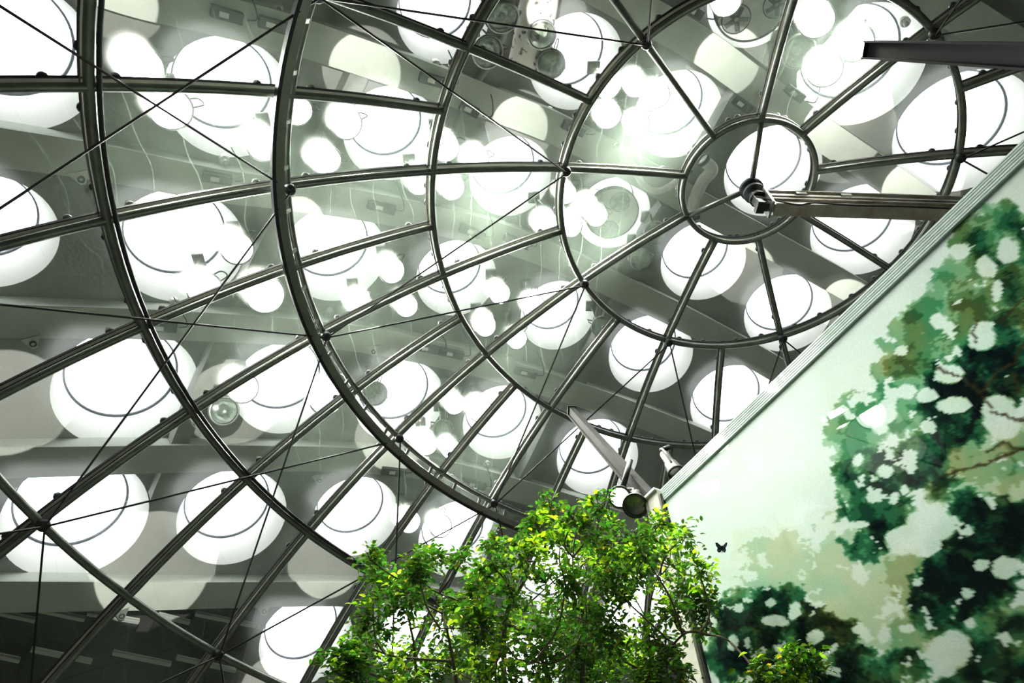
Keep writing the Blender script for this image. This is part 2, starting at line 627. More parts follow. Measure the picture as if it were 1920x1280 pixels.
# ---- dark louvre panels of the lowest bay
LOUV = [((298, 1151), (357, 1166)), ((368, 1149), (480, 1172)), ((213, 1222), (322, 1244)), ((332, 1231), (443, 1256)), ((60, 1216), (173, 1239)),
        ((-70, 1214), (38, 1237)), ((-40, 1139), (67, 1162)), ((165, 1148), (262, 1164)), ((75, 1142), (160, 1160))]
LT = ['right of the steel rib crossing', 'with the longest bright lip', 'under the crossing rib', 'left of the cable hub', 'left of the lowest ribs',
      'lower of two at the left edge', 'upper of two at the left edge', 'just left of the middle ribs', 'second from the left under the beam']
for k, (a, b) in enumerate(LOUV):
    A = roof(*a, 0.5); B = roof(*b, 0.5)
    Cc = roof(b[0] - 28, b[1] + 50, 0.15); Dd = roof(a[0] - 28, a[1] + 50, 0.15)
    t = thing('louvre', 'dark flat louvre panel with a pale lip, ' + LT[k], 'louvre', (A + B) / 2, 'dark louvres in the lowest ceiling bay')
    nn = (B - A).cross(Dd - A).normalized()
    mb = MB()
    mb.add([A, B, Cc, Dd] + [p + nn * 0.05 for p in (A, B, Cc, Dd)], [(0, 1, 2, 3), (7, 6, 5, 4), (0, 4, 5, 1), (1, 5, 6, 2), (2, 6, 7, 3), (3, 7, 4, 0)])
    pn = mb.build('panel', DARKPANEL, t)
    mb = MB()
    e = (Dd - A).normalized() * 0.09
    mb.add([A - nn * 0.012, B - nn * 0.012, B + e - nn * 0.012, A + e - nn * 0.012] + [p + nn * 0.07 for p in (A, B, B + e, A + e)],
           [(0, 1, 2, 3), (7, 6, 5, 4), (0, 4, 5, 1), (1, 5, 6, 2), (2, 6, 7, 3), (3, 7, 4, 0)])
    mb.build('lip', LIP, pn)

vs = []; fs = []  # dark sheet added under the lowest bay, its colour standing in for shade
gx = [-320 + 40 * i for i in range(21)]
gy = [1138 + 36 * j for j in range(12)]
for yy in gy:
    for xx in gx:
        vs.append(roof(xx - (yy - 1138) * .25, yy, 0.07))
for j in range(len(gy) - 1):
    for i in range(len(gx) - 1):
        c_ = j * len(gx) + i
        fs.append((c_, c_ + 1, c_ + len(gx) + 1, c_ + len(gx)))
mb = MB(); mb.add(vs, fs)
mb.build('soffit_shade_sheet', DARKPANEL, CEIL, True, org=(0, 0, 0))

# ================================================================== GLASS DOME
RAD = 13.7
TH = [0.08646948, 0.25313315, 0.4223963, 0.58919177, 0.75941271, 0.93000612, 1.1006, 1.2712, 1.40]
PH0 = 1.718328


def dp(th, mer, r=RAD):
    a = PH0 - mer * 2 * math.pi / 18
    x, y = math.sin(th) * math.cos(a), math.sin(th) * math.sin(a)
    return Vector((-y, x, math.cos(th))) * r


DOME = thing('glass_dome', 'large glass dome of steel tube rings, ribs and curved panes', 'dome', (0, 0, 0))
MERS = [k * 0.5 for k in range(36)]


def first_ring(mer):
    k = int(round(mer * 2))
    if k % 2:
        return 2
    return 0 if (k // 2) % 2 == 0 else 1


TUBE_R = [0.052, 0.056, 0.055, 0.05, 0.062, 0.06, 0.06, 0.06, 0.06]
for k, th in enumerate(TH):
    mb = MB()
    mb.tube([dp(th, q * 18 / 180) for q in range(180)], TUBE_R[k], 10, True)
    mb.build('ring_tube', STEEL, DOME, True)
    mb = MB()
    ps = [dp(th, q * 18 / 180, RAD + 0.18) for q in range(180)]
    mb.strip(ps, ps, 0.05, 0.03, True)
    mb.cur = 1
    for s in (-1, 1):
        ps = [dp(th + s * 0.0026, q * 18 / 180, RAD + 0.175) for q in range(180)]
        mb.strip(ps, ps, 0.014, 0.045, True)
    mb.build('glazing_ring', [SEALANT, GASKET], DOME)
for mer in MERS:
    f = first_ring(mer)
    ths = np.linspace(TH[f], TH[-1], 8 * (len(TH) - f))
    mb = MB()
    mb.tube([dp(t, mer) for t in ths], 0.056 if mer % 1 == 0 else 0.052, 10)
    mb.build('rib', STEEL, DOME, True)
    mb = MB()
    ps = [dp(t, mer, RAD + 0.18) for t in ths]
    mb.strip(ps, ps, 0.05, 0.03)
    mb.cur = 1
    for s in (-1, 1):
        ps = []
        for t in ths:
            p = dp(t, mer, RAD + 0.175)
            e = (dp(t, mer + 0.01) - dp(t, mer - 0.01)).normalized()
            ps.append(p + e * s * 0.034)
        mb.strip(ps, ps, 0.014, 0.045)
    mb.build('glazing_bar', [SEALANT, GASKET], DOME)
# panes
bands = [(0, 1, 2.0), (1, 2, 1.0)] + [(k, k + 1, 0.5) for k in range(2, len(TH) - 1)]
for (a, b, step) in bands:
    n = int(round(18 / step))
    for q in range(n):
        m0 = q * step
        nu = 10 if step > 0.9 else 5
        vs = []; fs = []
        for i in range(6):
            for j in range(nu + 1):
                vs.append(dp(TH[a] + (TH[b] - TH[a]) * (0.006 + 0.988 * i / 5), m0 + step * (0.004 + 0.992 * j / nu), RAD + 0.195))
        for i in range(5):
            for j in range(nu):
                c = i * (nu + 1) + j
                fs.append((c, c + 1, c + nu + 2, c + nu + 1))
        mb = MB(); mb.add(vs, fs)
        mb.build('glass_pane', GLASS, DOME, True)
vs = [dp(0.0001, 0, RAD + 0.195)]; fs = []
for i in range(1, 5):
    for j in range(36):
        vs.append(dp(TH[0] * i / 4, j * 0.5, RAD + 0.195))
for j in range(36):
    fs.append((0, 1 + j, 1 + (j + 1) % 36))
    for i in range(3):
        fs.append((1 + i * 36 + j, 1 + (i + 1) * 36 + j, 1 + (i + 1) * 36 + (j + 1) % 36, 1 + i * 36 + (j + 1) % 36))
mb = MB(); mb.add(vs, fs)
mb.build('oculus_pane', GLASS, DOME, True)

# clamp bolts at the pane corners
kb = MB()
kb.lathe([(0.02, -0.06), (0.02, 0.0), (0.055, 0.005), (0.062, 0.035), (0.05, 0.06), (0.001, 0.065)], (0, 0, 0), (0, 0, -1), 10, True)
KB = kb.mesh('clamp_bolt', STEEL_DK, True)
nb = 0
for k in range(6):
    for mer in MERS:
        if first_ring(mer) > k:
            continue
        c = dp(TH[k], mer)
        if not seen(c, 30):
            continue
        for (dt, dm) in ((0.026, 0), (-0.026, 0), (0, 1), (0, -1)):
            if dt < 0 and first_ring(mer) == k:
                continue
            mm = mer + dm * (0.34 / (RAD * math.sin(TH[k]))) * 18 / (2 * math.pi)
            p = dp(TH[k] + dt, mm, RAD + 0.27)
            if nb < 298:
                put('clamp_bolt', KB, DOME, frame(p, p)); nb += 1
# cable hubs and bracing cables
hb = MB()
hb.lathe([(0.001, -0.075), (0.06, -0.07), (0.085, -0.04), (0.085, 0.02), (0.05, 0.04), (0.045, 0.09)], seg=14)
HB = hb.mesh('cable_hub', STEEL_DK, True)


def hubs(k, ms):
    for q in ms:
        c = dp(TH[k], q, RAD - 0.09)
        if seen(c, 40):
            put('cable_hub', HB, DOME, frame(c, c))


hubs(1, range(0, 18, 2)); hubs(3, range(18)); hubs(5, range(18))


def cables(k0, ms0, k1, off):
    for q in ms0:
        for s in (-1, 1):
            a = dp(TH[k0], q, RAD - 0.15); b = dp(TH[k1], q + s * off, RAD - 0.15)
            if not any(seen(a.lerp(b, t), 20) for t in (0, .25, .5, .75, 1)):
                continue
            mb = MB(); mb.tube([a, b], 0.015, 6)
            mb.build('bracing_cable', CABLE, DOME)


cables(1, range(0, 18, 2), 3, 1); cables(3, range(18), 5, 1); cables(5, range(18), 7, 1)
# the service rail that runs under the fourth ring, with its brackets
mb = MB()
ps = [dp(0.603, q * 18 / 240, 13.5) for q in range(240)]
mb.strip(ps, ps, 0.14, 0.04, True)
mb.cur = 1
ps = [dp(0.6092, q * 18 / 240, 13.49) for q in range(240)]
mb.strip(ps, ps, 0.05, 0.09, True)
mb.build('service_rail', [RAIL, STEEL_DK], DOME)
for q in range(72):
    mer = q * 0.25 + 0.125
    c = dp(0.594, mer, 13.58)
    if seen(c, 10):
        a = dp(0.5895, mer, 13.64); b = dp(0.603, mer, 13.53)
        mb = MB(); mb.bar(a, b, c, 0.06, 0.02)
        e = (dp(0.6, mer + 0.02) - dp(0.6, mer - 0.02)).normalized()
        mb.bar(b - e * 0.07, b + e * 0.07, c, 0.02, 0.03)
        mb.build('rail_bracket', ALU, DOME)
mb = MB()
mb.tube([dp(0.7535, q * 18 / 200, 13.64) for q in range(200)], 0.03, 8, True)
mb.build('second_tube', STEEL_DK, DOME, True)

# ---- crown hub and its rods (part of the dome)
HUBC = Vector((0, 0, 13.38))
for mer in (-4, 2, 8):
    mb = MB(); mb.tube([dp(TH[0], mer), HUBC + Vector((0, 0, 0.12))], 0.05, 8)
    mb.build('crown_rod', STEEL, DOME, True)
mb = MB()
mb.lathe([(0.08, 0.22), (0.10, 0.17), (0.20, 0.16), (0.21, 0.06), (0.14, 0.05), (0.14, -0.02), (0.19, -0.03), (0.19, -0.10), (0.11, -0.12), (0.11, -0.26), (0.15, -0.27), (0.15, -0.33)], HUBC, (0, 0, 1), 20, True, True)
mb.build('crown_hub', STEEL_DK, DOME, True)

# ================================================================== MURAL SCREEN
MD = Vector((0.48450314, -0.87478952, 0.0))      # along the screen, toward the camera's right
MN = Vector((-0.87478952, -0.48450314, 0.0))     # its face
MK = Vector((-2.74691497, 0.62812674, 7.25462756))  # top far corner
UP = Vector((0, 0, 1))


def vnoise(x, y, seed):
    r = np.random.default_rng(seed).random((256, 256))
    xi, yi = np.floor(x).astype(int), np.floor(y).astype(int)
    fx, fy = x - xi, y - yi
    fx, fy = fx * fx * (3 - 2 * fx), fy * fy * (3 - 2 * fy)
    g = lambda a, b: r[a % 256, b % 256]
    return (g(xi, yi) * (1 - fx) * (1 - fy) + g(xi + 1, yi) * fx * (1 - fy) + g(xi, yi + 1) * (1 - fx) * fy + g(xi + 1, yi + 1) * fx * fy)


def fbm(x, y, s, seed, o=4):
    t = 0; a = 1; n = 0
    for k in range(o):
        t = t + a * (vnoise(x / s * 2 ** k + 17 * k, y / s * 2 ** k + 31 * k, seed + k)); n += a; a *= 0.55
    return t / n


def srgb(c):
    c = np.asarray(c, float)
    return np.where(c <= 0.04045, c / 12.92, ((c + 0.055) / 1.055) ** 2.4)


MASSES = [  # x, y, rx, ry, tilt deg, tone 0 wash .. 3 darkest, hue 0 green 1 olive
    (1870, 450, 80, 65, 0, 1.6, .3), (1900, 560, 60, 90, 0, 1.7, .7), (1800, 530, 95, 55, -35, 1.0, .3), (1722, 612, 80, 38, -40, 1.3, .3), (1850, 600, 90, 60, 0, 1.3, .5),
    (1740, 650, 95, 55, -30, 1.5, .5), (1668, 700, 60, 34, -50, 1.0, .1), (1600, 800, 60, 60, 0, 1.2, .1), (1690, 760, 60, 50, 0, 1.5, .1), (1860, 690, 85, 90, 0, 2.6, .2), (1800, 740, 80, 70, 0, 2.8, .2),
    (1790, 800, 70, 40, -10, 2.3, .3), (1640, 890, 70, 62, 0, 1.9, .1), (1720, 870, 70, 55, -20, 2.2, .2), (1760, 905, 40, 32, 0, 2.0, .3), (1610, 960, 50, 34, 0, 1.8, .1),
    (1650, 1000, 48, 36, -30, 2.3, .2), (1615, 1030, 32, 26, 0, 2.0, .1), (1680, 970, 36, 40, 0, 2.3, .1), (1830, 985, 80, 60, 0, 2.7, .2), (1895, 990, 50, 60, 0, 2.5, .2),
    (1770, 1000, 34, 30, 0, 1.9, .1), (1790, 1110, 85, 80, -40, 2.9, .1), (1740, 1140, 40, 60, 0, 2.4, .2), (1850, 1090, 60, 60, 0, 2.7, .2), (1880, 1205, 100, 60, -20, 1.9, .4), (1900, 1290, 140, 70, 0, 2.6, .3),
    (1470, 1130, 60, 36, -10, 2.0, .1), (1400, 1150, 50, 40, 0, 1.9, .3), (1360, 1190, 36, 60, 0, 2.4, .2), (1450, 1180, 90, 40, 10, 2.2, .6), (1530, 1160, 60, 26, 25, 2.0, .8), (1580, 1180, 36, 26, 0, 2.0, .9),
    (1420, 1230, 110, 46, 0, 2.5, .3), (1540, 1230, 110, 46, 15, 2.3, .5), (1620, 1220, 32, 18, 0, 2.4, .6), (1640, 1270, 70, 40, 0, 2.4, .3), (1700, 1250, 46, 36, 0, 2.0, .3), (1560, 1280, 120, 30, 0, 2.6, .3),
    (1500, 1050, 130, 46, 15, .35, .8), (1600, 1080, 110, 60, 10, .5, .8), (1700, 1080, 60, 60, 0, .9, .9), (1640, 1150, 100, 60, -10, .6, .8), (1830, 900, 110, 70, 0, .6, .6), (1560, 1000, 70, 40, 0, .3, .6), (1450, 1090, 90, 30, 10, .4, .5),
    (1720, 1190, 60, 60, 0, .9, .7), (1900, 850, 60, 60, 0, .9, .6), (1800, 860, 60, 30, -20, 1.0, .8),
]
HOLES = [(1745, 985, 48, 30), (1700, 1010, 36, 26), (1885, 1065, 26, 22), (1790, 1215, 30, 34), (1880, 790, 34, 34), (1740, 800, 16, 12), (1665, 770, 18, 22), (1610, 860, 10, 12), (1700, 560, 12, 14), (1850, 500, 18, 22), (1660, 885, 14, 11), (1640, 932, 15, 9), (1675, 933, 9, 11), (1695, 920, 9, 10), (1632, 918, 6, 6), (1715, 945, 6, 5), (1612, 985, 14, 8), (1818, 993, 10, 9), (1840, 1058, 13, 11), (1880, 1072, 18, 14), (1816, 1113, 11, 13),
         (1722, 1090, 9, 9), (1820, 1167, 10, 9), (1700, 735, 16, 14), (1740, 740, 20, 14), (1780, 700, 26, 18), (1790, 760, 30, 15), (1870, 770, 30, 30), (1720, 545, 14, 16), (1800, 470, 18, 14), (1890, 470, 18, 22), (1840, 630, 24, 28), (1870, 545, 10, 18), (1650, 800, 16, 12),
         (1630, 720, 14, 16), (1690, 655, 12, 10), (1760, 600, 16, 12), (1448, 1130, 8, 8), (1455, 1165, 24, 10), (1385, 1140, 9, 9), (1375, 1205, 8, 16), (1400, 1210, 5, 10), (1490, 1145, 12, 16), (1530, 1195, 14, 14), (1770, 1230, 30, 40), (1700, 1180, 14, 9), (1730, 1020, 40, 20), (1690, 1015, 30, 26),
         (1660, 1190, 12, 16), (1730, 990, 16, 10), (1750, 965, 26, 22), (1335, 1165, 9, 12)]
LIMBS = [[(1920, 640), (1900, 680), (1870, 700), (1840, 740), (1860, 770), (1920, 790)], [(1760, 690), (1800, 705), (1840, 740)], [(1770, 890), (1800, 880), (1850, 870), (1920, 840)], [(1800, 880), (1780, 900)], [(1920, 560), (1880, 600)],
         [(1830, 600), (1824, 620), (1835, 640)], [(1900, 700), (1915, 735)], [(1850, 845), (1880, 830), (1920, 845)]]


def paint(px, py):
    wx = (fbm(px, py, 40, 11) - .5) * 44 + (fbm(px, py, 13, 12, 3) - .5) * 26
    wy = (fbm(px, py, 40, 21) - .5) * 44 + (fbm(px, py, 13, 22, 3) - .5) * 26
    x, y = px + wx, py + wy
    tone = np.zeros_like(px); hue = np.full_like(px, .2)
    for (cx, cy, rx, ry, a, tn, h) in MASSES:
        ca, sa = math.cos(math.radians(a)), math.sin(math.radians(a))
        u = ((x - cx) * ca + (y - cy) * sa) / (rx * 1.08); v = (-(x - cx) * sa + (y - cy) * ca) / (ry * 1.08)
        d = 1 - np.sqrt(u * u + v * v)
        lev = np.clip(d / .06, 0, 1) * tn * (.5 + .5 * np.clip(d / .4, 0, 1))
        up = lev > tone
        hue = np.where(up, h, hue); tone = np.maximum(tone, lev)
    mot = fbm(px + wx, py + wy, 30, 41, 4)
    tone = tone * np.clip(0.35 + 1.5 * mot, .45, 1.5)
    q = np.floor(tone * 2.2 + .3) / 2.2
    tone = .8 * q + .2 * tone
    hole = np.zeros_like(px)
    x2, y2 = px + wx * .28, py + wy * .28
    for (cx, cy, rx, ry) in HOLES:
        d = 1 - np.sqrt(((x2 - cx) / (rx * 1.1)) ** 2 + ((y2 - cy) / (ry * 1.1)) ** 2)
        hole = np.maximum(hole, np.clip(d / .12, 0, 1))
    h2 = fbm(x, y, 30, 61, 2)
    hole = np.maximum(hole, np.clip((h2 - .715) / .02, 0, 1) * (tone < 2.7))
    tone = tone * (1 - hole * .95)
    g = np.array([[.86, .93, .91], [.48, .70, .55], [.20, .48, .31], [.07, .24, .17], [.03, .075, .085]])
    ol = np.array([[.85, .91, .86], [.66, .73, .55], [.36, .42, .22], [.17, .20, .11], [.035, .06, .06]])
    tt = np.clip(tone * 1.35, 0, 3.999); i0 = tt.astype(int); f = (tt - i0)[..., None]
    hh = np.clip(hue + (fbm(px, py, 46, 51, 3) - .5) * 1.5, 0, 1)[..., None]
    c = (g[i0] * (1 - f) + g[i0 + 1] * f) * (1 - hh) + (ol[i0] * (1 - f) + ol[i0 + 1] * f) * hh
    w = fbm(px, py, 120, 71, 4)[..., None]
    c = c * (0.94 + 0.10 * w)
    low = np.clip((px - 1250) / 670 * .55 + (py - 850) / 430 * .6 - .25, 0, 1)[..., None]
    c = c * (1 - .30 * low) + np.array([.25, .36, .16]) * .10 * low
    for L in LIMBS:
        best = np.full_like(px, 1e9)
        for (ax, ay), (bx, by) in zip(L[:-1], L[1:]):
            vx, vy = bx - ax, by - ay
            t = np.clip(((x2 - ax) * vx + (y2 - ay) * vy) / (vx * vx + vy * vy), 0, 1)
            best = np.minimum(best, np.hypot(x2 - ax - t * vx, y2 - ay - t * vy))
        k = np.clip((3.6 - best) / 1.5, 0, 1)[..., None] * .8
        c = c * (1 - k) + np.array([.20, .17, .11]) * k
    return srgb(np.clip(c, 0, 1))


def mural_mat():
    mt, nt, out = nodes('mural_print')
    b = N(nt, 'ShaderNodeBsdfPrincipled')
    at = N(nt, 'ShaderNodeAttribute'); at.attribute_name = 'print'
    tc = N(nt, 'ShaderNodeTexCoord')
    nz = N(nt, 'ShaderNodeTexNoise'); nz.inputs['Scale'].default_value = 60; nz.inputs['Detail'].default_value = 3
    mp = N(nt, 'ShaderNodeMapping'); mp.inputs['Scale'].default_value = (1, 1, 6); mp.inputs['Rotation'].default_value = (0.6, 0, 0)
    nt.links.new(tc.outputs['Object'], mp.inputs[0]); nt.links.new(mp.outputs[0], nz.inputs['Vector'])
    rp = N(nt, 'ShaderNodeMapRange'); rp.inputs[1].default_value = .3; rp.inputs[2].default_value = .7; rp.inputs[3].default_value = .86; rp.inputs[4].default_value = 1.1
    nt.links.new(nz.outputs['Fac'], rp.inputs[0])
    mx = N(nt, 'ShaderNodeVectorMath', operation='SCALE')
    nt.links.new(at.outputs['Color'], mx.inputs[0]); nt.links.new(rp.outputs[0], mx.inputs['Scale'])
    nt.links.new(mx.outputs[0], b.inputs['Base Color'])
    b.inputs['Roughness'].default_value = 0.6
    b.inputs['Coat Weight'].default_value = 0.35
    b.inputs['Specular IOR Level'].default_value = 0.0
    b.inputs['Coat Roughness'].default_value = 0.015
    b.inputs['Coat IOR'].default_value = 1.5
    nt.links.new(b.outputs[0], out.inputs[0])
    return mt


MUR = thing('mural_screen', 'tall glazed screen printed with a pale green forest painting', 'mural', MK - UP * 6.0)
ns, nz_ = 300, 400
sv = 6.0 * (np.linspace(0, 1, ns)) ** 1.0
zv = -0.10 - 5.6 * np.linspace(0, 1, nz_) ** 1.15
Sg, Zg = np.meshgrid(sv, zv, indexing='ij')
Pw = np.array(MK)[None, None] + Sg[..., None] * np.array(MD) + Zg[..., None] * np.array([0, 0, 1.])
q = Pw - np.array(CAM)
dz = np.maximum(q @ np.array(AX_F), .2)
px = 960 + FPX * (q @ np.array(AX_R)) / dz
py = 640 + FPX * (q @ np.array(DOWN)) / dz
px = np.where(px > 1920, 3840 - px, px)      # the forest goes on past the picture's edge
py = np.where(py > 1280, 2560 - py, py)
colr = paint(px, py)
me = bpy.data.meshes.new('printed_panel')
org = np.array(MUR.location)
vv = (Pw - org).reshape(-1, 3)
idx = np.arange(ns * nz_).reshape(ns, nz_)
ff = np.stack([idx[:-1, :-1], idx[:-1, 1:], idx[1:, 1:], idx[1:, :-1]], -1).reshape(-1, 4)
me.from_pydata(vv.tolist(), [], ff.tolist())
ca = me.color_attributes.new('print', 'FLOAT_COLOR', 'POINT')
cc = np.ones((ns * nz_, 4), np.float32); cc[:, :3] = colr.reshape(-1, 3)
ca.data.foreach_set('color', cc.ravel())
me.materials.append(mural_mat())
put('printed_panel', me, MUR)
# backing slab gives the screen its thickness
BACKM = pbr('screen_backing', (0.62, 0.72, 0.68), 0.6)
mb = MB()
cc_ = MK + MD * 3.0 - UP * 2.86 - MN * 0.065
mb.box(cc_, MD, UP, MN, 3.0, 2.84, 0.06)
mb.build('backing', BACKM, MUR)
# laminated top edge: stepped strips of glass
EDG = [pbr('edge_glass_%s' % n, c, 0.12, 0, 0.15, 3, coat=1.0) for n, c in (('pale', (.78, .88, .85)), ('teal', (.58, .74, .71)))]
for k in range(6):
    mb = MB()
    z = -0.012 - k * 0.026
    mb.box(MK + MD * 3.0 + UP * z + MN * (0.016 - 0.002 * k), MD, UP, MN, 3.0, 0.010, 0.018)
    mb.build('edge_strip', EDG[k % 2], MUR)
# corner post with its dark seal
mb = MB()
mb.box(MK - MD * 0.14 - UP * 3.0 - MN * 0.02, MD, UP, MN, 0.11, 3.0, 0.09)
mb.build('corner_post', POST, MUR)
mb = MB()
mb.box(MK - MD * 0.018 - UP * 3.05, MD, UP, MN, 0.012, 3.0, 0.03)
mb.build('seal', GASKET, MUR)
mb = MB()
mb.box(MK - MD * 0.15 + UP * 0.01, MD, UP, MN, 0.12, 0.015, 0.10)
mb.build('post_cap', WHITE, MUR)

# ================================================================== STEEL ARMS
# crown arm: horizontal twin channel from the crown hub to beyond the screen
A0 = Vector((0.03, -0.02, 12.92))
zpl = Vector((0, 0, 12.92))
A1 = on_plane(1960, 396, zpl, UP)
t = thing('crown_arm', 'weathered twin-channel steel arm running from the crown hub behind the mural', 'beam', A0)
d = (A1 - A0).normalized(); s = d.cross(UP).normalized()
dn = (CAM - A0).normalized()
for off, nm in ((0.15, 'upper_channel'), (-0.15, 'lower_channel')):
    mb = MB()
    c0, c1 = A0 + d * 0.12 + UP * off, A1 + UP * off
    mb.bar(c0, c1, UP, 0.16, 0.19)
    for k in (-1, 1):
        mb.bar(c0 + UP * k * 0.095, c1 + UP * k * 0.095, UP, 0.24, 0.022)
    mb.build(nm, RUST, t)
mb = MB(); mb.bar(A0 + d * 0.1, A1, UP, 0.14, 0.11); mb.build('dark_slot', GASKET, t)
mb = MB(); mb.box(A0 + d * 0.06, d, s, UP, 0.02, 0.16, 0.27); mb.build('end_plate', RAIL, t)
mb = MB()
mb.box(A0 - d * 0.06 + UP * 0.02, d, s, UP, 0.09, 0.07, 0.22)
mb.box(A0 - d * 0.10 - UP * 0.16, d, s, UP, 0.07, 0.11, 0.05)
mb.build('motor_block', STEEL_DK, t)
mb = MB()
sd = -s if s.dot(CAM - A0) < 0 else s
cp = [A0 - d * 0.15 + sd * 0.1, A0 + d * 0.15 + sd * 0.16 - UP * 0.28, A0 + d * 0.45 + sd * 0.15 - UP * 0.36, A0 + d * 0.75 + sd * 0.15 - UP * 0.27, A0 + d * 1.4 + sd * 0.14 - UP * 0.29, A0 + d * 2.4 + sd * 0.14 - UP * 0.28, A0 + d * 3.6 + sd * 0.12 - UP * 0.28]
mb.tube(crom(cp, 8), 0.016, 6)
mb.build('power_cable', GASKET, t, True)
mb = MB()
for k in (0.7, 1.5): mb.box(A0 + d * k + sd * 0.10 + UP * 0.17, d, UP, s, 0.09, 0.035, 0.02)
mb.build('fixing_plate', ALU, t)

# upper dark beam
B0 = CAM + ray(1631, 93) * 12.5
B1 = CAM + ray(1990, 107) * 8.6
t = thing('dark_beam', 'dark steel channel beam jutting in from the upper right corner', 'beam', B0)
d = (B1 - B0).normalized()
uw = DOWN - d * DOWN.dot(d); uw.normalize()
sw = d.cross(uw)
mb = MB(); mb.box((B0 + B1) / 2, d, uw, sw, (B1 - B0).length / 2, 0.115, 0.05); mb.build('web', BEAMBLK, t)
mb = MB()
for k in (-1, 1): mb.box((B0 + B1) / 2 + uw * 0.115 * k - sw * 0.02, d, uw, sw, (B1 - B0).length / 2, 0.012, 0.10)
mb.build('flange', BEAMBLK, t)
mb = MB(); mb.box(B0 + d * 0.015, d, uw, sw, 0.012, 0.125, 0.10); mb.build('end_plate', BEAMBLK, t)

# strut from the third ring to the screen's corner
B0 = CAM + ray(1072, 770) * 13.6
B1 = MK - MD * 0.22 + UP * 0.03
t = thing('corner_strut', 'grey steel strut slanting from the dome ring down to the mural corner', 'beam', B0)
d = (B1 - B0).normalized()
uw = (DOWN - d * DOWN.dot(d)).normalized(); sw = d.cross(uw)
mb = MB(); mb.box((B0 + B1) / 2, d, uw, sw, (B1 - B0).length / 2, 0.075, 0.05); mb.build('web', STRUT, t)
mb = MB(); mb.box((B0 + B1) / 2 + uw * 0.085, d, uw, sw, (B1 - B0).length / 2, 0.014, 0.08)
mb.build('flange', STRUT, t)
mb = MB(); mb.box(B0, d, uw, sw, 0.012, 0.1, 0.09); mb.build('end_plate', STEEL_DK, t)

# ================================================================== FLOODLIGHTS above the glass
def flood_parts(r):
    h = MB(); h.lathe([(r, 0.0), (r * 1.02, 0.05), (r * .92, .14), (r * .62, .25), (r * .45, .30), (r * .42, .42), (r * .30, .45), (.001, .45)], seg=28)
    rim = MB(); rim.lathe([(r * .95, -.012), (r * 1.06, -.012), (r * 1.07, .03), (r * 1.0, .04)], seg=28)
    le = MB(); le.lathe([(r * .97, 0.0), (r * .7, -.025), (r * .35, -.04), (.001, -.045)], seg=28)
    yk = MB()
    yk.tube([(r * 1.1, 0, .05), (r * 1.18, 0, .2), (r * 1.0, 0, .5), (0, 0, .56), (-r * 1.0, 0, .5), (-r * 1.18, 0, .2), (-r * 1.1, 0, .05)], .016, 6)
    rf = MB(); rf.lathe([(r * .9, .015), (r * .75, .1), (r * .5, .17), (r * .2, .2), (.001, .2)], seg=24)
    bu = MB(); bu.lathe([(.001, .03), (r * .13, .05), (r * .18, .1), (r * .1, .16), (r * .1, .2)], seg=12)
    lp = MB(); lp.tube(crom([(0, r * .8, .3), (0, r * 1.5, .32), (0, r * 1.6, .1), (0, r * 1.05, .02)], 6), .012, 5)
    return h, rim, le, yk, rf, bu, lp


_h, _rim, _le, _yk, _rf, _bu, _lp = flood_parts(0.26)
FM = dict(h=_h.mesh('housing', HOUSING, True), rim=_rim.mesh('rim', HOUSING, True), lit=_le.mesh('lens', FLOODLENS, True), off=_le.mesh('lens', CLEAR, True),
          yk=_yk.mesh('yoke', STEEL, True), rf=_rf.mesh('reflector', CHROME, True), bu=_bu.mesh('bulb', CLEAR, True), lp=_lp.mesh('cord', GASKET, True))

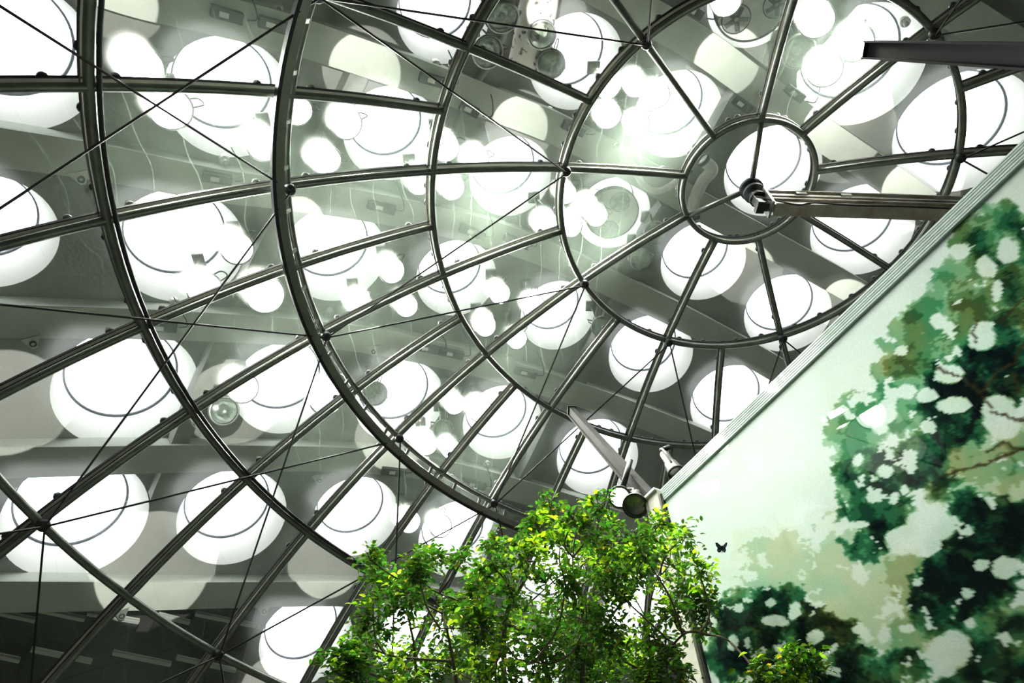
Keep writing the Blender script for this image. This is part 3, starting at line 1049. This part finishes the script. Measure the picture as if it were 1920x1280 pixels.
FLOODS = [  # x, y, radius px, lit, light factor, label
    (265, 130, 34, 1, 1, 'lit floodlight left of the second skylight of the fifth row, above the straight rib'),
    (320, 205, 33, 1, 1, 'lit floodlight just under the straight rib, left of a skylight'),
    (495, 272, 28, 1, 0, 'lit floodlight with a cord loop, against the wide ring at upper left'),
    (445, 466, 27, 1, 0, 'lit floodlight beside the cream skylight, where a cable crosses it'),
    (383, 541, 28, 1, 0, 'lit floodlight with a cord loop under the cream skylight'),
    (558, 208, 25, 1, 0, 'lit floodlight right of the wide ring, near the top left'),
    (650, 232, 27, 1, 1, 'lit floodlight at the left rim of the third skylight of the fifth row'),
    (610, 300, 27, 1, 1, 'lit floodlight between two cables, right of the wide ring'),
    (497, 552, 33, 1, 1, 'brightest floodlight in the pane left of the wide ring'),
    (735, 507, 24, 1, 0, 'lit floodlight right of the third skylight of the fourth row'),
    (676, 572, 22, 1, 1, 'lit floodlight below the third skylight of the fourth row'),
    (762, 573, 21, 1, 0, 'lit floodlight above the long cable in the middle'),
    (786, 340, 25, 1, 0, 'lit floodlight left of the third ring at the level rib'),
    (848, 352, 23, 1, 1, 'lit floodlight just right of the third ring under the level rib'),
    (892, 300, 25, 1, 1, 'lit floodlight above the level rib beside a skylight'),
    (836, 278, 25, 1, 1, 'lit floodlight touching the third ring above the level rib'),
    (1140, 162, 22, 1, 1, 'upper left lamp of the cluster of five beside the second ring'),
    (1192, 158, 22, 1, 0, 'topmost lamp of the cluster of five beside the second ring'),
    (1231, 178, 22, 1, 1, 'right lamp of the cluster of five over a skylight'),
    (1141, 218, 23, 1, 1, 'lower left lamp of the cluster of five'),
    (1195, 235, 22, 1, 0, 'lower right lamp of the cluster of five'),
    (1101, 387, 21, 1, 1, 'lit floodlight left of the fan plate'),
    (1120, 406, 20, 1, 0, 'lit floodlight overlapping the fan plate'),
    (1071, 424, 20, 1, 1, 'lit floodlight right of the second ring, below the fan plate'),
    (1022, 418, 24, 1, 1, 'lit floodlight left of the second ring under the level rib'),
    (1060, 362, 20, 1, 0, 'lit floodlight behind the second ring under its hub'),
    (1531, 38, 27, 1, 1, 'lit floodlight near the top edge, left of the dark beam'),
    (1603, 81, 27, 1, 0, 'lit floodlight touching the end of the dark beam'),
    (1546, 130, 27, 1, 1, 'lit floodlight below the dark beam at a skylight rim'),
    (1497, 97, 26, 0, 0, 'unlit clear floodlight beside the upper spoke'),
    (1362, 6, 23, 1, 0, 'lit floodlight cut by the top edge'),
    (915, 98, 27, 0, 0, 'unlit floodlight right of the third ring under the upper rib'),
    (943, 34, 27, 0, 0, 'unlit floodlight at the top beside the speckled sleeve'),
    (1033, 120, 24, 0, 0, 'unlit floodlight against a skylight, under the speckled sleeve'),
    (1016, 66, 24, 0, 0, 'unlit floodlight behind the speckled sleeve'),
    (1229, 437, 21, 0, 0, 'unlit floodlight on the spoke below the fan plate'),
    (1203, 487, 20, 0, 0, 'unlit floodlight below the spoke, lower of the pair'),
    (1128, 612, 19, 0, 0, 'unlit floodlight by the second ring, beside a rib'),
    (910, 611, 20, 1, 1, 'lit floodlight right of the third ring in the middle'),
    (970, 636, 19, 1, 0, 'lit floodlight under the slanting rib in the middle'),
    (1000, 572, 21, 1, 1, 'lit floodlight at the left rim of the fifth skylight of the fourth row'),
    (937, 550, 20, 1, 0, 'lit floodlight above the long cable near the centre'),
    (455, 727, 26, 1, 0, 'lit floodlight left of the second skylight of the third row'),
    (612, 746, 30, 1, 1, 'lit floodlight right of the second skylight of the third row'),
    (703, 738, 22, 0, 0, 'unlit floodlight at the left of the third skylight of the third row'),
    (853, 757, 20, 1, 0, 'lit floodlight right of the third skylight of the third row'),
    (900, 768, 22, 1, 1, 'lit floodlight at the left of the fourth skylight of the third row'),
    (831, 806, 19, 0, 0, 'unlit glass floodlight between three lit lamps'),
    (800, 833, 20, 1, 1, 'lit floodlight just above the wide ring'),
    (846, 842, 18, 1, 0, 'lit floodlight above the wide ring, the right one of two'),
    (826, 986, 20, 1, 0, 'lit floodlight in front of the last skylight above the tree'),
    (768, 978, 20, 1, 0, 'lit floodlight left of the last skylight above the tree'),
    (420, 770, 24, 0, 0, 'unlit dark floodlight in the bright patch at the lower left'),
]
AIM = Vector((-1.5, -1.0, 3.0))
for (x, y, r, lit, lf, lb) in FLOODS:
    P = roof(x, y, 1.25)
    sc = r * (P - CAM).length / FPX / 0.26
    rnd = Vector((random.uniform(-2.5, 2.5), random.uniform(-2.5, 2.5), random.uniform(-1, 1)))
    z = -(AIM + rnd - P).normalized()
    t = thing('floodlight', lb, 'floodlight', P, 'floodlights hung over the glass dome')
    MM = frame((0, 0, 0), z, UP.cross(z)) @ Matrix.Scale(sc, 4)
    hs = put('housing', FM['h'], t, MM)
    put('rim', FM['rim'], hs)
    put('lens', FM['lit'] if lit else FM['off'], t, MM)
    put('yoke', FM['yk'], t, MM)
    put('cord', FM['lp'], hs)
    if not lit:
        rf = put('reflector', FM['rf'], t, MM)
        put('bulb', FM['bu'], rf)
    a = P + z * 0.55 * sc
    b = RC + (a + UP * 0.4 - RC).normalized() * (RR + 0.02)
    mb = MB(); mb.tube(crom([a, a.lerp(b, .5) + Vector((.03, .02, 0)), b], 5), 0.022, 6)
    mb.box(b - (b - RC).normalized() * .06, (b - RC).normalized(), AX_R, (b - RC).normalized().cross(AX_R).normalized(), .05, .12, .12)
    mb.build('hanger', STEEL, t, True)
    if lit and lf:
        o = lamp('flood_beam', 'SPOT', P - z * 0.08 * sc, P - z * 5, FLOOD_W, (1.0, 0.97, 0.88), cone=math.radians(95), size=0.22, blend=0.7)

# ---- spots of the mural corner, inside the dome
def can_spot(x, y, t_, rpx, aim, lit, lb, top):
    P = CAM + ray(x, y) * t_
    r = rpx * t_ / FPX
    z = -(aim - P).normalized()
    th_ = thing('spotlight', lb, 'spotlight', P, 'spotlights at the mural corner')
    F4 = frame(P, z)
    mb = MB(); mb.lathe([(r * 1.1, -.01), (r * 1.12, .03), (r * 1.0, .05), (r * .85, .16), (r * .62, .2), (r * .6, .34), (r * .45, .37), (.001, .37)], P, z, 24)
    cn = mb.build('can', CANM, th_, True)
    mb = MB(); mb.lathe([(r * .92, .0), (r * 1.16, -.012), (r * 1.17, .02), (r * 1.08, .03)], P, z, 24); mb.build('rim', CANM, cn, True)
    mb = MB(); mb.lathe([(r * .98, .01), (r * .6, -.008), (r * .3, -.014), (.001, -.016)], P, z, 24)
    mb.build('lens', (FLOODLENS if lit == 2 else CHROME if lit else pbr('dark_spot_lens', (.06, .07, .04), .15, 0, .4, 20, coat=1)), th_, True)
    x4 = z.cross(UP).normalized()
    mb = MB(); mb.tube(crom([P + x4 * r * 1.2 + z * .08, P + x4 * r * 1.25 + z * .3, P + z * .42 , P - x4 * r * 1.25 + z * .3, P - x4 * r * 1.2 + z * .08], 6), .014, 6)
    mb.build('yoke', STEEL, th_, True)
    mb = MB(); mb.tube([P + z * .42, top], .035, 8); mb.build('stem', CANM, th_, True)


can_spot(1162, 932, 8.3, 18, CAM + Vector((-.6, 1.5, -1)), 2, 'mirror-bright spotlight left of the pair by the mural corner', CAM + ray(1182, 862) * 8.9)
can_spot(1191, 948, 8.1, 20, CAM + Vector((-.6, 2.2, -2)), 0, 'spotlight with a dark greenish lens next to the mural corner', MK - MD * .2 - UP * .25)
can_spot(1268, 886, 8.8, 14, CAM + Vector((3.5, 6, 0)), 1, 'grey spotlight peeking over the mural edge', CAM + ray(1254, 838) * 9.2)

# ================================================================== FITTINGS on the ceiling
BAL = [(407, 334, 10, 55, 'beside the round sensor left of the wide ring'), (425, 27, 16, 62, 'leftmost of two on the topmost left beam'), (512, 46, 16, 56, 'right one of two on the topmost left beam'),
       (812, 150, 16, 52, 'left of the third ring on the upper beam'), (715, 388, 14, 52, 'on the beam right of the wide ring'), (885, 434, 20, 48, 'left one of the central pair'), (968, 452, 20, 48, 'right one of the central pair'),
       (800, 652, 12, 44, 'left one of two above the third skylight row'), (846, 662, 12, 46, 'right one of two above the third skylight row'), (303, 613, 2, 56, 'above the first skylight of the third row'), (738, 884, 6, 44, 'above the third skylight of the second row'),
       (888, 907, 14, 44, 'under the wide ring near the tree'), (985, 698, 14, 40, 'beside the third ring above a skylight'), (1075, 240, 24, 42, 'left of the second ring'), (880, 205, 26, 36, 'under the upper rib right of the third ring'), (1390, 195, 35, 40, 'beside the upper spoke'), (1490, 175, 35, 36, 'right of the upper spoke'), (1300, 20, 30, 36, 'near the top edge by the second ring')]
for (x, y, a, L, lb) in BAL:
    ca_, sa_ = math.cos(math.radians(a)), math.sin(math.radians(a))
    A = roof(x - ca_ * L / 2, y - sa_ * L / 2, 0.66); B = roof(x + ca_ * L / 2, y + sa_ * L / 2, 0.66)
    t = thing('ballast_box', 'black ballast box ' + lb, 'ballast box', (A + B) / 2, 'ballast boxes on the ceiling beams')
    n_ = ((A + B) / 2 - RC).normalized()
    d = (B - A).normalized(); s = d.cross(n_)
    c = (A + B) / 2
    mb = MB(); mb.box(c, d, s, n_, (B - A).length / 2, .085, .07)
    cs = mb.build('case', BLACK, t)
    mb = MB(); mb.box(c - n_ * .072 - d * .05, d, s, n_, .07, .04, .006); mb.build('white_sticker', WHITE, cs)
    mb = MB(); mb.tube(crom([c + d * .3 - n_ * .0, c + d * .42 - n_ * .1 + s * .1, c + d * .3 + s * .35 - n_ * .05, c + d * .2 + s * .5 + n_ * .3], 6), .013, 5)
    mb.build('lead', GASKET, cs, True)

SENS = [(420, 298, 'left of the wide ring'), (816, 120, 'left of the third ring'), (1028, 207, 'beside the second ring'), (327, 566, 'below the cream skylight'), (617, 582, 'right of the wide ring'), (1695, 40, 'by the upper right hub'), (912, 868, 'above the tree'), (520, 14, 'at the top left')]
for (x, y, lb) in SENS:
    P = roof(x, y, 0.0); n_ = (P - RC).normalized()
    t = thing('ceiling_sensor', 'small round ceiling sensor ' + lb, 'sensor', P, 'round sensors on the ceiling')
    mb = MB(); mb.lathe([(.10, 0.02), (.10, -.08), (.07, -.11), (.001, -.115)], P, n_, 14); mb.build('cap', ALU, t, True)
    mb = MB(); mb.lathe([(.05, -.1), (.05, -.17), (.03, -.2), (.001, -.2)], P, n_, 12); mb.build('eye', HOUSING, t, True)
LUG = [(150, 331, 'left of the second tube ring at upper left'), (60, 640, 'at the left edge above a skylight'), (598, 897, 'above the third skylight of the second row'), (700, 655, 'on the beam above the third skylight of the third row'), (495, 1142, 'beside the bottom skylight'), (228, 1150, 'by the crossing of the lowest ribs')]
for (x, y, lb) in LUG:
    P = roof(x, y, 0.62); n_ = (P - RC).normalized()
    e1 = (AX_R - n_ * AX_R.dot(n_)).normalized(); e2 = n_.cross(e1)
    if e2.dot(DOWN) < 0: e2 = -e2
    t = thing('lifting_lug', 'small triangular steel lug ' + lb, 'lug', P, 'triangular lugs on the ceiling')
    mb = MB()
    tri = [P - e1 * .15 - e2 * .08, P + e1 * .15 - e2 * .08, P + e1 * .04 + e2 * .14, P - e1 * .04 + e2 * .14]
    mb.add(tri + [p + n_ * .03 for p in tri], [(0, 1, 2, 3), (7, 6, 5, 4), (0, 4, 5, 1), (1, 5, 6, 2), (2, 6, 7, 3), (3, 7, 4, 0)])
    pt = mb.build('plate', ALU, t)
    mb = MB(); mb.tube([P + e2 * .05 - n_ * .02 + (e1 * math.cos(k) + e2 * math.sin(k)) * .045 for k in np.linspace(0, 2 * math.pi, 12)[:-1]], .014, 5, True)
    mb.build('eyelet', STEEL_DK, pt, True)

# ---- fan plates under two skylights
def fan_plate(x, y, rpx, holes, lb):
    P = roof(x, y, 0.35); n_ = (P - RC).normalized()
    k = (P - CAM).length / FPX
    e1 = (AX_R - n_ * AX_R.dot(n_)).normalized(); e2 = n_.cross(e1)
    if e2.dot(DOWN) < 0: e2 = -e2
    t = thing('fan_plate', lb, 'fan plate', P, 'fan plates under the skylights')
    R = rpx * k
    mb = MB(); mb.lathe([(.001, 0), (R, 0), (R * 1.02, .03), (R, .08)], P, n_, 40); mb.build('plate', DUCT, t)
    mb = MB(); mb.lathe([(R * 1.0, -.01), (R * 1.06, -.01), (R * 1.06, .1), (R * 1.0, .1)], P, n_, 40); mb.build('rim', STEEL_DK, t)
    for (hx, hy, hr) in holes:
        c = P + e1 * hx * k + e2 * hy * k - n_ * .012
        r = hr * k
        f = MB(); f.lathe([(r, 0), (r * 1.08, -.02), (r * 1.1, .0)], c, n_, 24); fo = f.build('fan_ring', STEEL_DK, t, True)
        f = MB(); f.lathe([(r, 0), (r * .85, .002), (r * .3, -.004), (.001, -.03)], c, n_, 24); ffc = f.build('fan_face', HOUSING, t, True)
        f = MB()
        for q_ in range(5):
            a_ = q_ * 2 * math.pi / 5
            dv = e1 * math.cos(a_) + e2 * math.sin(a_)
            f.bar(c - n_ * .025 + dv * r * .15, c - n_ * .025 + dv * r * .9, (n_ + dv.cross(n_) * .5), r * .35, .01)
        f.build('fan_blade', GASKET, ffc)


fan_plate(1148, 400, 47, [(12, -22, 17), (-4, 32, 17), (-28, -8, 15)], 'white disc with round fans, under a skylight left of the oculus')
fan_plate(1412, 6, 58, [(-22, 24, 22), (38, 2, 20)], 'white disc with round fans cut by the top edge')

# ---- white flexible ducts and the speckled sleeve
def pipe(name, lb, cat, pts, drop, r, mt):
    P = [roof(x, y, drop) for x, y in pts]
    t = thing(name, lb, cat, P[0])
    mb = MB(); mb.tube(crom(P, 8), r, 14); mb.build('sleeve', mt, t, True)
    for e, e2 in ((P[0], P[1]), (P[-1], P[-2])):
        mb = MB(); rr_ = (r[0] if e is P[0] else r[-1]) if isinstance(r, list) else r
        mb.lathe([(rr_ * .98, -.03), (rr_ * 1.1, -.03), (rr_ * 1.1, .05), (rr_ * .98, .05)], e, (e2 - e), 18); mb.build('collar', STEEL_DK, t, True)
    return t


pipe('flexible_duct', 'white flexible duct bending in a U left of the oculus', 'duct', [(1155, 270), (1180, 300), (1205, 345), (1232, 358), (1262, 345), (1292, 318)], 0.9, .07, DUCT)
pipe('flexible_duct', 'pale bent duct seen through the left part of the oculus', 'duct', [(1300, 405), (1302, 375), (1318, 340), (1335, 318), (1318, 300)], 0.7, .13, DUCT)


def speckle_mat():
    mt, nt, out = nodes('speckled_sleeve')
    b = N(nt, 'ShaderNodeBsdfPrincipled'); b.inputs['Roughness'].default_value = .7
    tc = N(nt, 'ShaderNodeTexCoord'); vo = N(nt, 'ShaderNodeTexNoise'); vo.inputs['Scale'].default_value = 7; vo.inputs['Detail'].default_value = 3
    nt.links.new(tc.outputs['Object'], vo.inputs['Vector'])
    rp = N(nt, 'ShaderNodeValToRGB'); rp.color_ramp.elements[0].position = .36; rp.color_ramp.elements[0].color = (.10, .08, .06, 1)
    rp.color_ramp.elements[1].position = .42; rp.color_ramp.elements[1].color = (.80, .77, .70, 1)
    nt.links.new(vo.outputs['Fac'], rp.inputs[0]); nt.links.new(rp.outputs[0], b.inputs['Base Color'])
    nt.links.new(b.outputs[0], out.inputs[0])
    return mt


SPK = speckle_mat()
pts_ = [(1018, -40), (1008, 20), (995, 80), (978, 130)]
n__ = (len(pts_) - 1) * 8 + 1
pipe('speckled_sleeve', 'pale speckled fabric sleeve hanging by the top edge', 'sleeve', pts_, 0.8, [.31 + .06 * math.sin(k / n__ * 3) - .06 * (k / n__) for k in range(n__)], SPK)

# ---- unseen spot lamps added outside the glass to imitate sun reflected onto the ceiling
GLINT = [(285, 1058, 92), (8, 752, 84), (682, 128, 72), (430, 748, 76), (1358, 112, 66), (1572, 240, 78), (612, 1050, 66), (562, 408, 46), (972, 232, 62), (1712, 352, 60), (1585, 562, 48), (225, 0, 58), (1395, 500, 60), (510, 1290, 50), (735, 815, 70), (1030, 20, 60), (1420, 770, 60)]
for (x, y, r) in GLINT:
    P = roof(x, y, 0.0)
    k = (P - CAM).length / FPX
    o_ = on_sphere(x, y, 14.1, (0, 0, 0))
    dist = (P - o_).length
    lamp('sun_glint_standin', 'SPOT', o_, P, 45 * dist * dist, (1.0, .97, .92), cone=2 * math.atan(r * k / dist), size=0.02, blend=0.03)

# ================================================================== TREE
TREE = [  # x, y, r px, young-leaf share
    (695, 1050, 26, .1), (715, 1095, 42, .1), (785, 1070, 46, .1), (812, 1045, 30, .1), (765, 1115, 52, .1), (700, 1160, 44, .1), (690, 1215, 50, .1), (640, 1245, 42, .15), (735, 1262, 40, .75), (925, 1022, 28, .2), (925, 1062, 30, .2), (905, 1092, 36, .25),
    (868, 1050, 20, .1), (1010, 995, 42, .55), (1032, 955, 28, .3), (990, 1042, 44, .6), (1050, 1020, 36, .4), (1122, 948, 28, .3), (1108, 985, 26, .3), (1148, 988, 18, .3), (1075, 975, 24, .5), (1235, 985, 28, .8), (1282, 1008, 34, .6), (1200, 1032, 48, .3), (1255, 1060, 52, .4), (1312, 1075, 30, .7),
    (1140, 1058, 46, .6), (1092, 1058, 36, .5), (1150, 1105, 44, .1), (1300, 1125, 42, .1), (1316, 1175, 22, .1), (1060, 1095, 40, .3), (1045, 1145, 50, .2), (960, 1108, 34, .3), (885, 1120, 44, .4), (838, 1158, 42, .2), (900, 1168, 50, .2), (962, 1176, 50, .3), (1028, 1205, 52, .05),
    (1100, 1165, 42, .2), (862, 1225, 54, .3), (932, 1240, 54, .4), (1000, 1262, 48, .2), (1070, 1250, 50, .05), (1145, 1195, 44, .2), (1180, 1245, 46, .75), (1225, 1195, 44, .2), (1262, 1145, 36, .2), (800, 1260, 44, .3), (1250, 1252, 44, .2), (1165, 1108, 22, .85), (1100, 1215, 46, .15),
    (1470, 1262, 42, .3), (1420, 1270, 30, .5), (1510, 1245, 34, .1), (1010, 1085, 26, .4), (770, 1215, 14, .1), (660, 1275, 50, .3), (1130, 1275, 50, .1), (900, 1285, 50, .4), (1215, 1285, 46, .5), (1020, 1300, 50, .2), (760, 1300, 50, .6), (1320, 1130, 24, .2), (1195, 1075, 36, .5),
]
ROOT = CAM + ray(1000, 1700) * 6.0
TR = thing('tree', 'leafy green tree rising in front of the dome at the bottom', 'tree', ROOT)


def leaf_mat():
    mt, nt, out = nodes('leaf')
    b = N(nt, 'ShaderNodeBsdfPrincipled'); b.inputs['Roughness'].default_value = .38
    at = N(nt, 'ShaderNodeAttribute'); at.attribute_name = 'leafcol'
    nt.links.new(at.outputs['Color'], b.inputs['Base Color'])
    tl = N(nt, 'ShaderNodeBsdfTranslucent')
    sc_ = N(nt, 'ShaderNodeVectorMath', operation='MULTIPLY'); sc_.inputs[1].default_value = (1.5, 1.6, .7)
    nt.links.new(at.outputs['Color'], sc_.inputs[0]); nt.links.new(sc_.outputs[0], tl.inputs[0])
    mx = N(nt, 'ShaderNodeMixShader'); mx.inputs[0].default_value = .35
    nt.links.new(b.outputs[0], mx.inputs[1]); nt.links.new(tl.outputs[0], mx.inputs[2])
    nt.links.new(mx.outputs[0], out.inputs[0])
    return mt


LEAF = leaf_mat()


def leaf_geo(p, ax, nr, L, W):
    """a pointed leaf folded along its midrib: 8 triangles"""
    s = ax.cross(nr).normalized(); u = s.cross(ax)
    pts = [p, p + ax * L * .32 - u * L * .02, p + ax * L * .68 - u * L * .06, p + ax * L - u * L * .2]
    lft = [p + ax * L * .3 - s * W + u * W * .35, p + ax * L * .64 - s * W * .85 + u * W * .2]
    rgt = [p + ax * L * .3 + s * W + u * W * .35, p + ax * L * .64 + s * W * .85 + u * W * .2]
    return pts + lft + rgt, [(0, 1, 4), (1, 2, 5, 4), (2, 3, 5), (0, 6, 1), (1, 6, 7, 2), (2, 7, 3)]


leaves = []
centers = []
for ci, (x, y, r, yo) in enumerate(TREE):
    t_ = 6.1 + 0.55 * math.sin(ci * 2.4) + (0.1 if x > 1240 else 0)
    if x > 1380: t_ = 5.4
    c = CAM + ray(x, y) * t_
    R = r * t_ / FPX
    centers.append((c, R))
    n = int(36 + (r / 50.0) ** 2 * 330)
    # leaves sit on little twigs that fan out of the cluster
    tw = max(3, n // 9)
    for k in range(tw):
        d = Vector((random.gauss(0, 1), random.gauss(0, 1), random.gauss(.25, 1))).normalized()
        tip = c + d * R * random.uniform(.3, .95)
        young = random.random() < yo * .6
        hg = (tip - c).dot(-DOWN) / R
        for j in range(9):
            a = random.uniform(0, 6.28)
            off = Vector((random.gauss(0, 1), random.gauss(0, 1), random.gauss(0, .7))) * .038
            ax = (d * .5 + Vector((math.cos(a), math.sin(a), random.uniform(-.55, .35)))).normalized()
            nr = Vector((random.gauss(0, .5), random.gauss(0, .5), 1)).normalized()
            if abs(ax.dot(nr)) > .95: nr = AX_R
            L = random.uniform(.042, .072); W = L * random.uniform(.20, .27)
            if young and random.random() < .8:
                col = (random.uniform(.28, .48), random.uniform(.52, .70), random.uniform(.02, .06))
            else:
                g_ = random.uniform(.35, 1.15)
                col = (random.uniform(.035, .09) * g_, random.uniform(.12, .22) * g_, random.uniform(.01, .035) * g_)
            if random.random() < .004: col = (.62, .45, .05)
            leaves.append((tip + off, ax, nr, L, W, col))
leaves.sort(key=lambda q: (q[0] - CAM).length)
one = leaves[:0]
pick = sorted(random.sample(range(len(leaves) // 3), 296))
ps_ = set(pick)


def leaf_mesh(name, lst, org):
    V = []; F = []; Cc = []
    for (p, ax, nr, L, W, col) in lst:
        v, f = leaf_geo(p - org, ax, nr, L, W)
        o = len(V); V += [tuple(q) for q in v]; F += [tuple(i + o for i in g) for g in f]; Cc += [(*col, 1)] * len(v)
    me = bpy.data.meshes.new(name); me.from_pydata(V, [], F)
    ca = me.color_attributes.new('leafcol', 'FLOAT_COLOR', 'POINT')
    ca.data.foreach_set('color', np.array(Cc, np.float32).ravel())
    me.materials.append(LEAF)
    return me


fo = put('foliage', leaf_mesh('foliage', [l for i, l in enumerate(leaves) if i not in ps_], ROOT), TR)
fo['kind'] = 'stuff'
for i in pick:
    l = leaves[i]
    o = put('leaf', leaf_mesh('leaf', [(Vector(l[0]),) + l[1:]], Vector(l[0])), TR)
    o.location = Vector(l[0]) - ROOT
# stems: trunk and limbs in the picture, then a twig to each cluster
STEMS = [
    ([(1000, 1700), (960, 1500), (945, 1280), (945, 1235), (950, 1150), (985, 1085), (1010, 1040)], .032, 6.1), ([(1000, 1600), (1080, 1400), (1092, 1250), (1092, 1150), (1085, 1100), (1060, 1070)], .028, 6.2),
    ([(960, 1500), (870, 1330), (850, 1240), (840, 1190), (830, 1150)], .018, 6.0), ([(950, 1350), (800, 1300), (775, 1200), (760, 1130)], .018, 6.3), ([(888, 1136), (850, 1122), (820, 1110), (790, 1090)], .012, 6.0),
    ([(945, 1235), (900, 1190), (860, 1178), (825, 1178)], .011, 5.95), ([(1092, 1250), (1150, 1150), (1185, 1110), (1200, 1050)], .014, 6.2), ([(1080, 1400), (1210, 1280), (1215, 1150), (1240, 1060)], .016, 6.3), ([(1210, 1280), (1280, 1190), (1330, 1190), (1365, 1200), (1400, 1235), (1440, 1250), (1490, 1250)], .010, 5.9),
    ([(1092, 1130), (1075, 1090), (1080, 1000), (1115, 960)], .010, 6.1), ([(945, 1235), (990, 1240), (1030, 1245)], .010, 5.9), ([(850, 1240), (740, 1230), (690, 1210)], .012, 6.2),
]
stem_pts = []
for pl, r0, t_ in STEMS:
    P = crom([CAM + ray(x, y) * (t_ + .12 * math.sin(x * .07 + y * .05)) for x, y in pl], 8)
    n = len(P)
    mb = MB(); mb.tube(P, [r0 * (1 - .6 * k / n) for k in range(n)], 7); mb.build('stem', BARK, TR, True)
    stem_pts += P
for (c, R) in centers:
    q = min(stem_pts, key=lambda s: (s - c).length + (0.6 if s.z > c.z else 0))
    mid = q.lerp(c, .5) + Vector((random.uniform(-.08, .08), random.uniform(-.08, .08), -.04))
    P = crom([q, mid, c], 6)
    mb = MB(); mb.tube(P, [.011 * (1 - .6 * k / len(P)) for k in range(len(P))], 5)
    for _ in range(5):
        d = Vector((random.gauss(0, 1), random.gauss(0, 1), random.gauss(.4, 1))).normalized()
        mb.tube([c - d * .0, c + d * R * .5 + Vector((0, 0, .01)), c + d * R * .9], [.005, .004, .002], 4)
    mb.build('twig', BARK, TR, True)

# ================================================================== BUTTERFLY
P = CAM + ray(1354, 1028) * 4.9
t = thing('butterfly', 'small blue and black butterfly flying in front of the mural', 'butterfly', P)
mb = MB(); mb.tube([P - DOWN * .022, P - DOWN * .012, P + DOWN * .01, P + DOWN * .03], [.002, .005, .0045, .001], 8); mb.build('body', GASKET, t, True)
BLUE = pbr('wing_blue', (.10, .20, .36), .4, .2, .5, 60)
for s in (-1, 1):
    e = (AX_R * s + AX_F * .45).normalized()
    for nm, outl in (('forewing', [(0, -.012), (.03, -.035), (.044, -.034), (.04, -.015), (.028, .002), (0, .004)]), ('hindwing', [(0, .002), (.028, .002), (.034, .016), (.024, .03), (.01, .026)])):
        for nm2, k, mt, dz in ((nm, 1.0, GASKET, 0), ('wing_patch', .62, BLUE, -.0012)):
            cx = sum(a for a, _ in outl) / len(outl); cy = sum(b for _, b in outl) / len(outl)
            vs = [P + e * (cx * .8 + (a - cx) * k + cx * .2) + DOWN * (cy + (b - cy) * k) + AX_F * dz for a, b in outl]
            nn = AX_F * .0006
            n = len(vs)
            mb = MB(); mb.add(vs + [v + nn for v in vs], [tuple(range(n)), tuple(reversed(range(n, 2 * n)))] + [(i, n + i, n + (i + 1) % n, (i + 1) % n) for i in range(n)])
            if dz == 0:
                wing = mb.build(nm2, mt, t)
            else:
                mb.build(nm2, mt, wing)
